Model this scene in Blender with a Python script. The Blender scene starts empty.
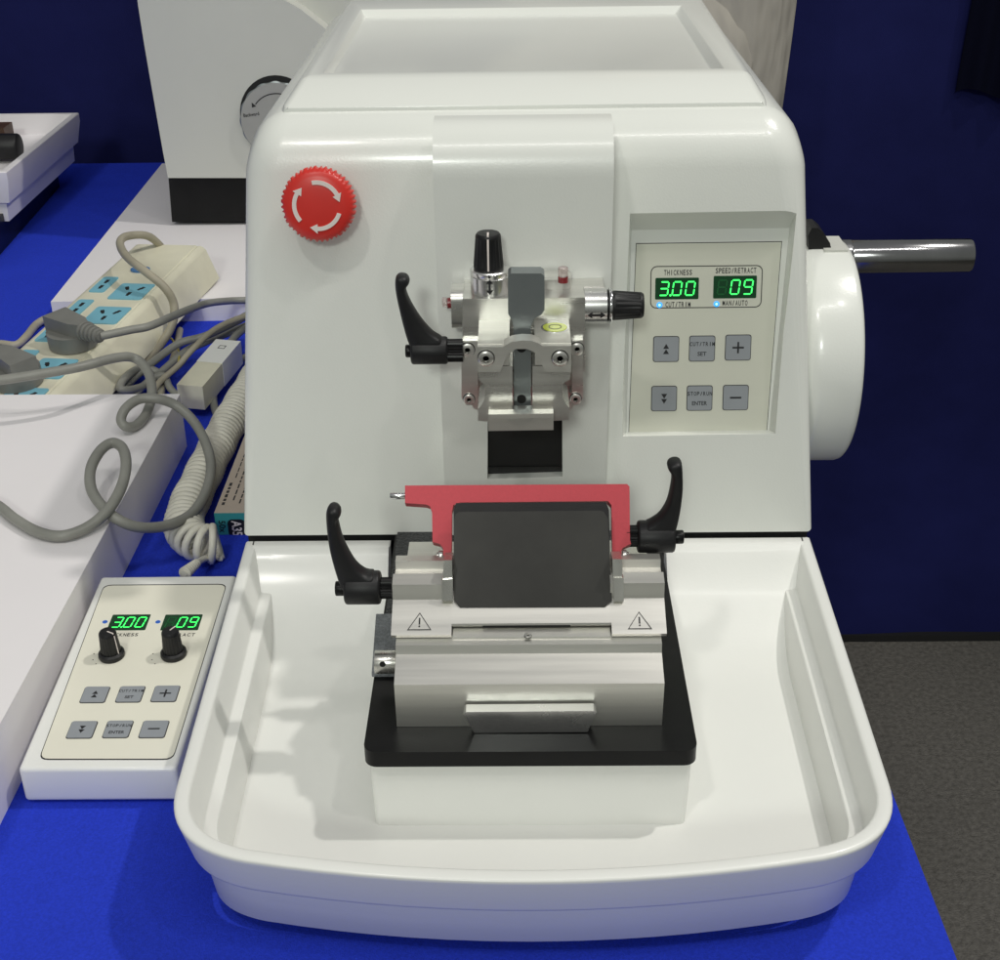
import bpy, bmesh, math, random
from mathutils import Vector as V, Matrix
random.seed(4)
S = 0.01                      # the script works in centimetres
sc = bpy.context.scene
COL = sc.collection

# ------------------------------------------------------------------ camera
F_PX = 1355.59
PITCH, YAW, ROLL = math.radians(28.027), math.radians(0.862), math.radians(-0.858)
CAM = V((-0.456, -62.491, 36.515))
def axes():
    cp, sp, cy, sy = math.cos(PITCH), math.sin(PITCH), math.cos(YAW), math.sin(YAW)
    right = V((cy, sy, 0)); f0 = V((-sy, cy, 0))
    fwd = f0*cp - V((0, 0, 1))*sp; up = f0*sp + V((0, 0, 1))*cp
    c, s = math.cos(ROLL), math.sin(ROLL)
    return right*c + up*s, up*c - right*s, fwd
AX, AY, AZ = axes()
cam = bpy.data.cameras.new('camera'); camo = bpy.data.objects.new('camera', cam); COL.objects.link(camo)
cam.sensor_fit = 'HORIZONTAL'; cam.sensor_width = 36; cam.lens = 36*F_PX/1000
cam.clip_start = 0.02; cam.clip_end = 50
camo.matrix_world = Matrix(((AX.x, AY.x, -AZ.x, CAM.x*S), (AX.y, AY.y, -AZ.y, CAM.y*S), (AX.z, AY.z, -AZ.z, CAM.z*S), (0, 0, 0, 1)))
sc.camera = camo
def ray(px, py): return AX*((px-500)/F_PX) + AY*((480-py)/F_PX) + AZ
def hit(px, py, P, n):
    d = ray(px, py); n = V(n); return CAM + d*((V(P)-CAM).dot(n)/d.dot(n))
def oz(px, py, z): return hit(px, py, (0, 0, z), (0, 0, 1))
def oy(px, py, y): return hit(px, py, (0, y, 0), (0, 1, 0))

class Frame:
    """A plane in the place: origin, in-plane axes u and v, outward normal n."""
    def __init__(s, o, u, v):
        s.o = V(o); s.u = V(u).normalized(); v = V(v); s.v = (v - s.u*v.dot(s.u)).normalized(); s.n = s.u.cross(s.v)
    def __call__(s, u, v, h=0): return s.o + s.u*u + s.v*v + s.n*h
    def uv(s, px, py):
        p = hit(px, py, s.o, s.n) - s.o; return (p.dot(s.u), p.dot(s.v))
    def at(s, u, v, h=0): f = Frame(s(u, v, h), s.u, s.v); return f
    def turned(s, a): c, q = math.cos(a), math.sin(a); return Frame(s.o, s.u*c + s.v*q, s.v*c - s.u*q)
def XZ(y): return Frame((0, y, 0), (1, 0, 0), (0, 0, 1))        # faces -y, towards the viewer
def XY(z): return Frame((0, 0, z), (1, 0, 0), (0, 1, 0))        # faces up
def YZ(x): return Frame((x, 0, 0), (0, 1, 0), (0, 0, 1))        # faces +x

# ------------------------------------------------------------------ materials
MATS = {}
def mat(name, col, rough=.5, metal=0., bump=None, var=None, coat=0., spec=.5, aniso=0., emit=None, trans=0., stretch=None, sheen=0., rvar=0., bump2=None, ior=None):
    m = bpy.data.materials.new(name); m.use_nodes = True; MATS[name] = m
    nt = m.node_tree; N = nt.nodes; L = nt.links; b = N['Principled BSDF']
    b.inputs['Base Color'].default_value = (*col, 1); b.inputs['Roughness'].default_value = rough
    b.inputs['Metallic'].default_value = metal; b.inputs['Coat Weight'].default_value = coat; b.inputs['Coat Roughness'].default_value = .12
    b.inputs['Specular IOR Level'].default_value = spec; b.inputs['Anisotropic'].default_value = aniso
    b.inputs['Transmission Weight'].default_value = trans; b.inputs['Sheen Weight'].default_value = sheen
    if ior: b.inputs['IOR'].default_value = ior
    if emit:
        b.inputs['Emission Color'].default_value = (*emit[0], 1); b.inputs['Emission Strength'].default_value = emit[1]
    tc = N.new('ShaderNodeTexCoord'); src = tc.outputs['Object']
    if stretch:
        mp = N.new('ShaderNodeMapping'); mp.inputs['Scale'].default_value = stretch; L.new(src, mp.inputs['Vector']); src = mp.outputs['Vector']
    def noise(scale, detail=4, rough_=.55):
        n = N.new('ShaderNodeTexNoise'); n.inputs['Scale'].default_value = scale; n.inputs['Detail'].default_value = detail
        n.inputs['Roughness'].default_value = rough_; L.new(src, n.inputs['Vector']); return n.outputs['Fac']
    if var:
        r = N.new('ShaderNodeMapRange'); r.inputs['From Min'].default_value = .3; r.inputs['From Max'].default_value = .7
        r.inputs['To Min'].default_value = 1-var[1]; r.inputs['To Max'].default_value = 1+var[1]
        L.new(noise(var[0], 6), r.inputs['Value'])
        mx = N.new('ShaderNodeVectorMath'); mx.operation = 'SCALE'; mx.inputs[0].default_value = col
        L.new(r.outputs['Result'], mx.inputs['Scale']); L.new(mx.outputs['Vector'], b.inputs['Base Color'])
    if rvar:
        r = N.new('ShaderNodeMapRange'); r.inputs['From Min'].default_value = .3; r.inputs['From Max'].default_value = .7
        r.inputs['To Min'].default_value = max(.02, rough-rvar); r.inputs['To Max'].default_value = rough+rvar
        L.new(noise((var or (60, 0))[0]*.7, 5), r.inputs['Value']); L.new(r.outputs['Result'], b.inputs['Roughness'])
    prev = None
    for bp in (bump, bump2):
        if bp:
            bn = N.new('ShaderNodeBump'); bn.inputs['Strength'].default_value = bp[1]; bn.inputs['Distance'].default_value = bp[2] if len(bp) > 2 else .0005
            L.new(noise(bp[0], 3), bn.inputs['Height'])
            if prev: L.new(prev, bn.inputs['Normal'])
            prev = bn.outputs['Normal']
    if prev: L.new(prev, b.inputs['Normal'])
    return m
WHITE = mat('white_paint', (.80, .815, .77), .27, bump=(1000, .17, .0004), var=(9, .016), coat=.35)
WHITE2 = mat('white_plastic', (.83, .835, .80), .36, bump=(700, .12, .0004), var=(11, .014), coat=.15)
CREAM = mat('cream_panel_film', (.82, .80, .68), .4, bump=(1500, .08, .0002), var=(30, .02))
PANELF = mat('panel_film', (.66, .665, .57), .4, bump=(1500, .08, .0002), var=(30, .02))
BLACKP = mat('black_plastic', (.009, .009, .010), .45, bump=(1300, .25, .0003), var=(60, .15), spec=.38)
BLACKM = mat('black_painted_metal', (.006, .006, .0065), .34, bump=(1200, .12, .0003), var=(35, .3), rvar=.06, spec=.22)
CAST = mat('textured_casting', (.028, .03, .033), .38, bump=(520, 1.0, .0022), var=(500, .45))
CASTG = mat('textured_casting_lit', (.22, .235, .25), .42, bump=(900, .8, .001), var=(700, .3))  # lighter copy of the black casting, light on the bracket put into its colour
SHADOWGAP = mat('gap_black', (.008, .008, .008), .7)
SLOT = mat('slot_black', (.01, .01, .01), .5, var=(40, .3))
STEEL = mat('brushed_aluminium', (.71, .70, .665), .30, .9, bump=(260, .10, .0003), var=(190, .09), stretch=(.04, 1, 1), rvar=.08)
BEAD = mat('satin_aluminium', (.71, .70, .655), .38, .88, bump=(300, .10, .0003), var=(170, .07), stretch=(.05, 1, 1), rvar=.07)
MILL = mat('milled_steel', (.64, .63, .59), .28, .92, bump=(350, .08, .0003), var=(120, .08), stretch=(1, 1, .05), rvar=.08)
DIALF = mat('grey_dial_face', (.40, .40, .385), .4, .3, var=(60, .04))
GREYAN = mat('grey_anodised', (.27, .295, .30), .40, .75, bump=(1400, .12, .0002), var=(60, .05))
CHROME = mat('polished_steel', (.68, .68, .68), .14, 1., var=(40, .05), stretch=(.1, 1, 1), rvar=.04)
SATINC = mat('satin_turned_steel', (.72, .715, .70), .24, .92, var=(60, .05), rvar=.05)
DARKST = mat('dark_rod_steel', (.32, .32, .325), .17, 1., var=(60, .1), rvar=.05)
RED = mat('red_anodised', (.41, .036, .05), .42, .3, bump=(1600, .1, .0002), var=(700, .05))
REDD = mat('red_plastic', (.64, .028, .02), .36, bump=(900, .08, .0002), var=(50, .04))
MARKW = mat('white_mark', (.78, .70, .66), .5)
PLATE = mat('dark_blade_plate', (.030, .030, .027), .40, .15, bump=(900, .06, .0002), var=(22, .3), rvar=.08, spec=.25)
INK = mat('black_print', (.012, .012, .014), .5)
BTN = mat('grey_key', (.30, .32, .345), .45, bump=(1500, .1, .0002), var=(60, .03))
LEDBG = mat('display_window', (.002, .02, .006), .18, emit=((.0, .12, .03), .16))
LEDON = mat('lit_segment', (.02, .3, .05), .3, emit=((.05, 1., .14), 1.9))
LEDOFF = mat('unlit_segment', (.004, .05, .012), .3, emit=((.0, .14, .03), .25))
BLUELED = mat('blue_indicator', (.02, .2, .6), .3, emit=((.06, .4, 1.), 1.1))
BLUEDIM = mat('blue_indicator_dim', (.01, .06, .3), .3, emit=((.03, .15, .6), .35))
BLUELEDC = mat('blue_indicator_centre', (.5, .8, 1.), .3, emit=((.4, .8, 1.), 1.3))
YELLOW = mat('spirit_level_fluid', (.50, .58, .05), .15, coat=.8)
VIAL = mat('clear_vial', (.8, .7, .68), .08, trans=.75)
REDFL = mat('red_vial_fluid', (.25, .03, .035), .2)
CLOTH = mat('blue_tablecloth', (.020, .047, .55), .85, bump=(1500, .6, .0008), bump2=(9, .5, .014), var=(900, .16), spec=.15)
NAVY = mat('navy_partition_cloth', (.0125, .015, .082), .9, bump=(1200, .4, .0008), bump2=(4, .4, .03), var=(3.0, .3), spec=.08)
BLACKC = mat('dark_patch_cloth', (.004, .0045, .013), .95, bump=(300, .3, .001), spec=.05)
CARPET = mat('grey_carpet_pile', (.15, .142, .125), .95, bump=(420, .8, .004), bump2=(60, .4, .004), var=(150, .3), spec=.1)
BOX = mat('white_plinth_board', (.86, .83, .845), .42, bump=(12, .06, .004), var=(7, .02))
REARW = mat('grey_white_paint', (.60, .605, .56), .4, bump=(900, .1, .0004), var=(10, .02))
STRIPP = mat('ivory_plastic', (.69, .665, .52), .42, bump=(600, .08, .0004), var=(14, .16))
SOCK = mat('light_blue_socket', (.19, .46, .57), .4, var=(60, .05))
SWITCH = mat('blue_switch', (.07, .2, .45), .25)
PLUG = mat('grey_plug_plastic', (.19, .19, .175), .5, bump=(900, .1, .0003), var=(50, .1))
CABLE = mat('grey_cable', (.25, .25, .225), .42, var=(40, .12))
CABLEB = mat('beige_cable', (.36, .33, .25), .5, var=(40, .15))
COIL = mat('ivory_coiled_cable', (.70, .68, .59), .42, var=(55, .14))
TEAL = mat('teal_carton', (.045, .32, .33), .5, var=(60, .05))
CARTON = mat('beige_carton_print', (.50, .42, .35), .55, var=(40, .05))
BROWN = mat('brown_wood', (.07, .035, .02), .5, var=(60, .3))
FABRIC = mat('beige_trouser_cloth', (.42, .395, .35), .9, bump=(14, .75, .035), var=(8, .04), spec=.1, stretch=(1, 1, .3))
SHIRT = mat('dark_shirt_cloth', (.03, .035, .05), .9, bump=(15, .4, .02))
SKIN = mat('skin', (.36, .19, .125), .5, var=(30, .06))
HAIR = mat('black_hair', (.01, .009, .008), .5)
SHOE = mat('black_leather', (.015, .014, .013), .4)
YWIRE = mat('yellow_wire', (.45, .38, .08), .5)

# ------------------------------------------------------------------ mesh builder
class MB:
    def __init__(s): s.v = []; s.f = []; s.m = []; s.mats = []
    def mi(s, m):
        if m not in s.mats: s.mats.append(m)
        return s.mats.index(m)
    def raw(s, vs, fs, m):
        o = len(s.v); k = s.mi(m); s.v += [V(v) for v in vs]
        for f in fs: s.f.append([i+o for i in f]); s.m.append(k)
        return s
    def bm(s, bm, m, T=None):
        bm.verts.index_update()
        s.raw([T(*v.co) if T else v.co for v in bm.verts], [[v.index for v in f.verts] for f in bm.faces], m); bm.free(); return s
    def prism(s, poly, h0, h1, fr, m, bev=0., seg=2, top=1.0):
        """2-D outline in a frame, from height h0 to h1; the h1 rim (and optionally all edges) rounded."""
        area = sum(poly[i-1][0]*poly[i][1]-poly[i][0]*poly[i-1][1] for i in range(len(poly)))
        if area < 0: poly = poly[::-1]
        b = bmesh.new(); cx = sum(p[0] for p in poly)/len(poly); cy = sum(p[1] for p in poly)/len(poly)
        lo = [b.verts.new((p[0], p[1], h0)) for p in poly]; hi = [b.verts.new((cx+(p[0]-cx)*top, cy+(p[1]-cy)*top, h1)) for p in poly]
        n = len(poly)
        b.faces.new(lo[::-1]); b.faces.new(hi)
        for i in range(n): b.faces.new((lo[i], lo[(i+1) % n], hi[(i+1) % n], hi[i]))
        if bev:
            ed = [e for e in b.edges if len(e.link_faces) == 2 and e.calc_face_angle(0) > .45]
            bmesh.ops.bevel(b, geom=ed, offset=bev, segments=seg, affect='EDGES', profile=.5, clamp_overlap=True)
        return s.bm(b, m, fr)
    def box(s, a, b_, m, bev=0., seg=2, fr=None):
        x0, y0, z0 = a; x1, y1, z1 = b_
        return s.prism([(x0, y0), (x1, y0), (x1, y1), (x0, y1)], z0, z1, fr or XY(0), m, bev, seg)
    def lathe(s, prof, fr, m, n=40, rot=0., caps=True):
        """profile of (radius, height) spun round the frame's normal."""
        vs = []; fs = []
        for r, h in prof:
            for k in range(n):
                a = 2*math.pi*k/n+rot; rr = r(a) if callable(r) else r
                vs.append(fr(rr*math.cos(a), rr*math.sin(a), h))
        for i in range(len(prof)-1):
            for k in range(n): fs.append((i*n+k, i*n+(k+1) % n, (i+1)*n+(k+1) % n, (i+1)*n+k))
        if caps: fs.append(list(range(n))[::-1]); fs.append([(len(prof)-1)*n+k for k in range(n)])
        return s.raw(vs, fs, m)
    def cyl(s, p0, p1, r, m, n=28, bev=.0, r1=None):
        p0, p1 = V(p0), V(p1); d = (p1-p0); L_ = d.length; d.normalize()
        u = d.orthogonal().normalized(); fr = Frame(p0, u, d.cross(u)); r1 = r if r1 is None else r1
        pr = [(r, 0), (r1, L_)] if not bev else [(r-bev, 0), (r-bev*.3, bev*.3), (r, bev), (r1, L_-bev), (r1-bev*.3, L_-bev*.3), (r1-bev, L_)]
        return s.lathe(pr, fr, m, n)
    def tube(s, pts, r, m, n=12, smooth=6, closed=False, flat=1.0):
        P = catmull(pts, smooth) if smooth else [V(p) for p in pts]
        k = len(P); vs = []; fs = []
        R = r if isinstance(r, (list, tuple)) else None
        t0 = (P[1]-P[0]).normalized(); nrm = t0.orthogonal().normalized()
        for i, p in enumerate(P):
            t = (P[min(i+1, k-1)]-P[max(i-1, 0)]).normalized(); nrm = (nrm - t*nrm.dot(t)).normalized(); bn = t.cross(nrm)
            if R:
                x = i/(k-1)*(len(R)-1); j = min(int(x), len(R)-2); rr = R[j]+(R[j+1]-R[j])*(x-j)
            else: rr = r
            for q in range(n):
                a = 2*math.pi*q/n; vs.append(p + nrm*(rr*math.cos(a)) + bn*(rr*flat*math.sin(a)))
        for i in range(k-1):
            for q in range(n): fs.append((i*n+q, i*n+(q+1) % n, (i+1)*n+(q+1) % n, (i+1)*n+q))
        fs.append(list(range(n))[::-1]); fs.append([(k-1)*n+q for q in range(n)])
        return s.raw(vs, fs, m)
    def text(s, t, fr, u, v, m, w=None, hgt=None, h=.006, rot=0., slant=0., mono=False):
        if mono:
            vs = []; fs = []
            for i, ch in enumerate(t):
                if ch == ' ': continue
                g, f_ = glyphs(ch); a0 = min(p[0] for p in g); a1 = max(p[0] for p in g); b0 = min(p[1] for p in g); b1 = max(p[1] for p in g)
                cw = {'I': .22, '/': .6}.get(ch, .78); o_ = len(vs)
                vs += [((p[0]-a0)/(a1-a0)*cw+i+(1-cw)/2, (p[1]-b0)/(b1-b0)) for p in g]; fs += [[k+o_ for k in q_] for q_ in f_]
        else: vs, fs = glyphs(t)
        x0 = min(p[0] for p in vs); x1 = max(p[0] for p in vs); y0 = min(p[1] for p in vs); y1 = max(p[1] for p in vs)
        kx = (w/(x1-x0)) if w else hgt/(y1-y0); ky = (hgt/(y1-y0)) if hgt else kx
        c, q = math.cos(rot), math.sin(rot); out = []
        for p in vs:
            a = (p[0]-(x0+x1)/2)*kx; b = (p[1]-(y0+y1)/2)*ky; a += b*slant
            out.append(fr(u+a*c-b*q, v+a*q+b*c, h))
        return s.raw(out, fs, m)
    def build(s, name, parent=None, smooth=35, origin=None):
        ro = root_loc(parent) if parent else (V(origin)*S if origin is not None else V((0, 0, 0)))
        me = bpy.data.meshes.new(name); me.from_pydata([v*S-ro for v in s.v], [], s.f)
        for m in s.mats: me.materials.append(m)
        me.polygons.foreach_set('material_index', s.m)
        b = bmesh.new(); b.from_mesh(me); bmesh.ops.recalc_face_normals(b, faces=b.faces[:]); b.to_mesh(me); b.free()
        if smooth: me.shade_smooth(); me.set_sharp_from_angle(angle=math.radians(smooth))
        me.update(); o = bpy.data.objects.new(name, me); COL.objects.link(o)
        if parent: o.parent = parent
        elif origin is not None: o.location = ro
        return o
def root_loc(p):
    while p.parent: p = p.parent
    return p.location.copy()
def catmull(pts, k):
    P = [V(p) for p in pts]; P = [P[0]*2-P[1]] + P + [P[-1]*2-P[-2]]; out = []
    for i in range(1, len(P)-2):
        a, b, c, d = P[i-1:i+3]
        for j in range(k):
            t = j/k; out.append(.5*((2*b)+(c-a)*t+(2*a-5*b+4*c-d)*t*t+(3*b-a-3*c+d)*t**3))
    out.append(P[-2]); return out
GL = {}
def glyphs(t):
    if t not in GL:
        cu = bpy.data.curves.new('lettering', 'FONT'); cu.body = t; cu.resolution_u = 3; cu.offset = .018; ob = bpy.data.objects.new('lettering', cu)
        me = ob.to_mesh(); GL[t] = ([tuple(v.co[:2]) for v in me.vertices], [list(p.vertices) for p in me.polygons])
        ob.to_mesh_clear(); bpy.data.objects.remove(ob); bpy.data.curves.remove(cu)
    return GL[t]
def rrect(u0, v0, u1, v1, r, n=5):
    out = []
    for cx, cy, a0 in ((u1-r, v1-r, 0), (u0+r, v1-r, 90), (u0+r, v0+r, 180), (u1-r, v0+r, 270)):
        for k in range(n+1):
            a = math.radians(a0+90*k/n); out.append((cx+r*math.cos(a), cy+r*math.sin(a)))
    return out
def ring(mb, outer, inner, h0, h1, fr, m):
    n = len(outer); vs = [fr(*p, h) for h in (h0, h1) for l in (outer, inner) for p in l]; fs = []
    for i in range(n):
        j = (i+1) % n
        fs += [(2*n+i, 2*n+j, 3*n+j, 3*n+i), (i, j, 2*n+j, 2*n+i), (n+j, n+i, 3*n+i, 3*n+j)]
    mb.raw(vs, fs, m)
def circ(cx, cy, r, n=24): return [(cx+r*math.cos(2*math.pi*k/n), cy+r*math.sin(2*math.pi*k/n)) for k in range(n)]
def tag(o, label=None, cat=None, group=None, kind=None):
    for k, v in (('label', label), ('category', cat), ('group', group), ('kind', kind)):
        if v: o[k] = v
    return o
def thing(name, label, cat, loc, group=None):
    o = bpy.data.objects.new(name, None); COL.objects.link(o); o.location = V(loc)*S; o.empty_display_size = .02
    return tag(o, label, cat, group)
def pxpoly(fr, pts): return [fr.uv(*p) for p in pts]
def bool_cut(o, cutter):
    md = o.modifiers.new('cut', 'BOOLEAN'); md.operation = 'DIFFERENCE'; md.solver = 'EXACT'; md.object = cutter
    bpy.context.view_layer.update()
    me = bpy.data.meshes.new_from_object(o.evaluated_get(bpy.context.evaluated_depsgraph_get()))
    o.modifiers.clear(); o.data = me
    me.shade_smooth(); me.set_sharp_from_angle(angle=math.radians(30))
    bpy.data.objects.remove(cutter)

TZ = -5.6                       # table top
# ================================================================== THE SETTING
mb = MB(); mb.raw([(-400, -300, -80), (400, -300, -80), (400, 400, -80), (-400, 400, -80)], [(0, 1, 2, 3)], CARPET)
tag(mb.build('floor', smooth=0), 'dark grey carpet floor beside the blue table', 'floor', kind='structure')
# backdrop cloth with shallow folds
mb = MB(); vs = []; fs = []; n = 240; rows = 14
for j in range(rows+1):
    z = -79.4+j*(120/rows)
    for i in range(n+1):
        x = -190+380*i/n
        vs.append((x, 105+.25*math.sin(x*.11+.4*math.sin(z*.05))+.12*math.sin(x*.31+2), z))
for j in range(rows):
    for i in range(n): a = j*(n+1)+i; fs.append((a, a+1, a+n+2, a+n+1))
nv = len(vs); vs += [(v[0], v[1]+1.5, v[2]) for v in vs]; fs += [tuple(k+nv for k in f[::-1]) for f in fs]
mb.raw(vs, fs, NAVY)
mb.box((-190, 104.3, -80), (190, 106.8, -78.9), SHADOWGAP)
tag(mb.build('partition_wall', origin=(0, 105, -80)), 'dark navy cloth covered partition standing behind the machines', 'partition')
# made-up black cloth standing in for a dark patch beside the partition
mb = MB(); vs = []; fs = []; nx, nz = 70, 16
c0 = oy(972, 0, 103.5); xr = c0.x+26; zlow = oy(985, 92, 103.5).z
for j in range(nz+1):
    for i in range(nx+1):
        u = i/nx; w_ = j/nz; x = c0.x+(xr-c0.x)*u+.5*math.sin(3*w_+1)*(1-u)
        zb_ = zlow+.5*math.sin(u*23)-.8*u
        vs.append((x, 103.2+.55*math.sin(u*46+.6*w_)*(.25+.75*w_)+.2*math.sin(u*19), 38+(zb_-38)*w_))
for j in range(nz):
    for i in range(nx): a = j*(nx+1)+i; fs.append((a, a+1, a+nx+2, a+nx+1))
k_ = len(vs); vs += [(v[0], v[1]+.12, v[2]) for v in vs]; fs += [tuple(q+k_ for q in f[::-1]) for f in fs]
mb.raw(vs, fs, BLACKC)
tag(mb.build('dark_patch_drape', origin=(62, 103.5, 25)), 'added black cloth standing in for a dark patch high on the navy partition', 'cloth')
# table
mb = MB(); b = bmesh.new()
tp = XY(TZ)
Fr = oz(957, 960, TZ); Br = oz(893, 795, TZ); dx = (Fr.x-Br.x)/(Fr.y-Br.y)
def tx(y): return Br.x+dx*(y-Br.y)
outl = [(tx(-31), -31), (tx(98), 98), (-150, 98), (-150, -31)]
mb.prism(outl, -70, 0, tp, CLOTH, .35, 3)
tag(mb.build('cloth_covered_table', origin=(-60, 20, -80)), 'long table under a bright blue cloth, carrying the machines', 'table')

# ================================================================== MICROTOME
mt = thing('microtome', 'white rotary microtome with red stop button, keypad and side handwheel', 'microtome', (0, 18, TZ))
LEAN = .15
def hw(z): return 15.12 - 1.4*z/21.3
ZT = 21.3; D1 = 38
prof = [(0, 0)]
R_ = 2.5; c0 = (LEAN*(ZT-R_)+R_*1.0, ZT-R_); a0 = math.atan(LEAN)
for k in range(11):
    a = a0+(math.pi/2-a0)*k/10; prof.append((LEAN*(ZT-R_)+R_*math.cos(a0)-R_*math.cos(a)+.0, ZT-R_+R_*math.sin(a)-R_*math.sin(a0)*(1-k/10)))
prof += [(D1-3, ZT), (D1-1.2, ZT-.8), (D1-.6, ZT-2.6), (D1, 0)]
P2 = [V(p) for p in prof]; npf = len(P2); NO = []
for i in range(npf):
    t = (P2[(i+1) % npf]-P2[i-1]); NO.append(V((t.y, -t.x)).normalized()*-1)
def rr_(y, z): return .22+.75*min(1, z/2.5)+1.25*max(0, min(1, (z-16)/5))
lay = []
for s_ in (-1, 1):
    seq = []
    for k in range(9):
        ph = math.radians(90*k/8); row = []
        for (y, z), nn in zip(prof, NO):
            R = rr_(y, z); q_ = V((y, z))-nn*(R*(1-math.cos(ph))); row.append((s_*(hw(z)-R+R*math.sin(ph)), q_.x, max(q_.y, 0)))
        seq.append(row)
    lay += seq[::-1] if s_ < 0 else seq
b = bmesh.new(); VV = [[b.verts.new(p) for p in row] for row in lay]
for A, B in zip(VV[:-1], VV[1:]):
    for i in range(npf): j = (i+1) % npf; b.faces.new((A[i], A[j], B[j], B[i]))
b.faces.new(VV[0]); b.faces.new(VV[-1][::-1])
mb = MB(); mb.bm(b, WHITE); house = mb.build('housing', mt, smooth=30)
# recess for the keypad: flush at its foot, deepest at the top
face = Frame((0, 0, 0), (1, 0, 0), (0, LEAN, 1))
o4 = [face.uv(*p) for p in ((622.5, 436.5), (775.5, 433.5), (798, 210.5), (630, 213.5))]
pan = Frame((0, .28, 0), (1, 0, 0), (0, .225, 1))
i4 = [pan.uv(*p) for p in ((626.5, 432), (769, 430), (789.5, 228), (631.5, 230))]
cb = MB(); q = .6
OP = [face(*p, 0) for p in o4]; IP = [pan(*p, 0) for p in i4]
OO = [o+(o-i)*q for o, i in zip(OP, IP)]
cb.raw(IP+OO, [(0, 1, 2, 3), (7, 6, 5, 4), (0, 4, 5, 1), (1, 5, 6, 2), (2, 6, 7, 3), (3, 7, 4, 0)], WHITE)
bool_cut(house, cb.build('cutter', mt, smooth=0))
# column cover
mb = MB(); CF = -.35
prof = [(1.5, 0.02), (CF, 0.02)]
for k in range(9):
    a = math.radians(90*k/8); prof.append((CF+2.3-2.3*math.cos(a), 21.55-2.3+2.3*math.sin(a)))
prof += [(2.55, 21.55), (2.75, 21.35), (2.75, 18)]
mb.prism([(p[0], p[1]) for p in prof], -4.29, 4.10, YZ(0), WHITE, .16, 3)
colm = mb.build('column_cover', mt, smooth=30)
sl = XZ(CF); s4 = pxpoly(sl, [(487.5, 479), (562.5, 476.5), (562, 330), (488, 332)])
cb = MB(); cb.prism(s4, -3, 1, sl, SLOT); bool_cut(colm, cb.build('cutter', mt, smooth=0))
mb = MB(); mb.prism([(p[0]*1.0, p[1]) for p in s4], -.62, -.55, sl, SLOT)
a_, b_ = s4[0], s4[1]
mb.box((a_[0], a_[1]+.35, -.55), (b_[0], a_[1]+.47, -.45), SLOT, fr=sl)
mb.build('slide_slot', mt)
# black joint under the housing and the machine's foot
mb = MB(); mb.box((-15.0, .35, -.62), (15.0, 39, -.01), SHADOWGAP)
mb.box((-14.2, 1.2, TZ), (14.2, 38, -.62), BLACKM); mb.build('base', mt)
# lid with raised rim and sunk tray
mb = MB()
lz = 21.32
R0 = [(-11.99, 5.0), (11.97, 5.05), (12.45, 35.5), (-12.05, 35.5)]
R1 = [(-11.3, 8.2), (11.45, 8.2), (12.0, 33.0), (-11.5, 33.0)]
R2 = [(-10.33, 8.95), (10.28, 8.95), (10.3, 29.0), (-10.33, 29.0)]
R3 = [(-10.05, 9.3), (9.9, 9.3), (9.9, 28.6), (-10.05, 28.6)]
b = bmesh.new(); L0 = [b.verts.new((*p, lz-.7)) for p in R0]; L0b = [b.verts.new((*p, lz+.13)) for p in R0]; L1 = [b.verts.new((*p, lz+1.0)) for p in R1]
L2 = [b.verts.new((*p, lz+1.0)) for p in R2]; L3 = [b.verts.new((*p, lz+.55)) for p in R3]
for A, B in ((L0, L0b), (L0b, L1), (L1, L2), (L2, L3)):
    for i in range(4): b.faces.new((A[i], A[(i+1) % 4], B[(i+1) % 4], B[i]))
b.faces.new(L3); b.faces.new(L0[::-1])
ed = [e for e in b.edges if all(v in L1 for v in e.verts)]+[e for e in b.edges if (e.verts[0] in L0b and e.verts[1] in L1) or (e.verts[1] in L0b and e.verts[0] in L1)]
bmesh.ops.bevel(b, geom=ed, offset=.38, segments=5, affect='EDGES', profile=.5)
ed = [e for e in b.edges if len(e.link_faces) == 2 and e.calc_face_angle(0) > .5]
bmesh.ops.bevel(b, geom=ed, offset=.06, segments=2, affect='EDGES', profile=.5)
mb.bm(b, WHITE); mb.build('top_cover', mt, smooth=30)

# ---- emergency stop
es = hit(317, 206, face(0, 0, 1.9), face.n); eu, ev = (es-face.o).dot(face.u), (es-face.o).dot(face.v)
ef = face.at(eu, ev, 0)
mb = MB(); mb.lathe([(1.25, -.05), (1.25, .9), (1.2, .9)], ef, BLACKP, 36)
def knurl(a): return 1.75+.045*(1 if math.sin(a*44) > 0 else -1)
mb.lathe([(1.4, .75), (1.62, .85), (knurl, .95), (knurl, 1.45), (1.66, 1.62), (1.54, 1.72), (1.3, 1.79), (.8, 1.84), (.3, 1.86)], ef, REDD, 176)
estop = mb.build('emergency_stop', mt, smooth=40)
mb = MB()
for k in range(3):
    a0 = math.radians(100-120*k); a1 = a0-math.radians(72); r0, r1 = 1.0, 1.2; nn = 12
    pts = [(r1*math.cos(a0+(a1-a0)*i/nn), r1*math.sin(a0+(a1-a0)*i/nn)) for i in range(nn+1)]
    am = a1-math.radians(19)
    pts += [(1.33*math.cos(a1), 1.33*math.sin(a1)), (1.1*math.cos(am), 1.1*math.sin(am)), (.87*math.cos(a1), .87*math.sin(a1))]
    pts += [(r0*math.cos(a1+(a0-a1)*i/nn), r0*math.sin(a1+(a0-a1)*i/nn)) for i in range(nn+1)]
    mb.prism(pts, 1.74, 1.875, ef, MARKW)
mb.build('arrow_mark', estop)

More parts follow.
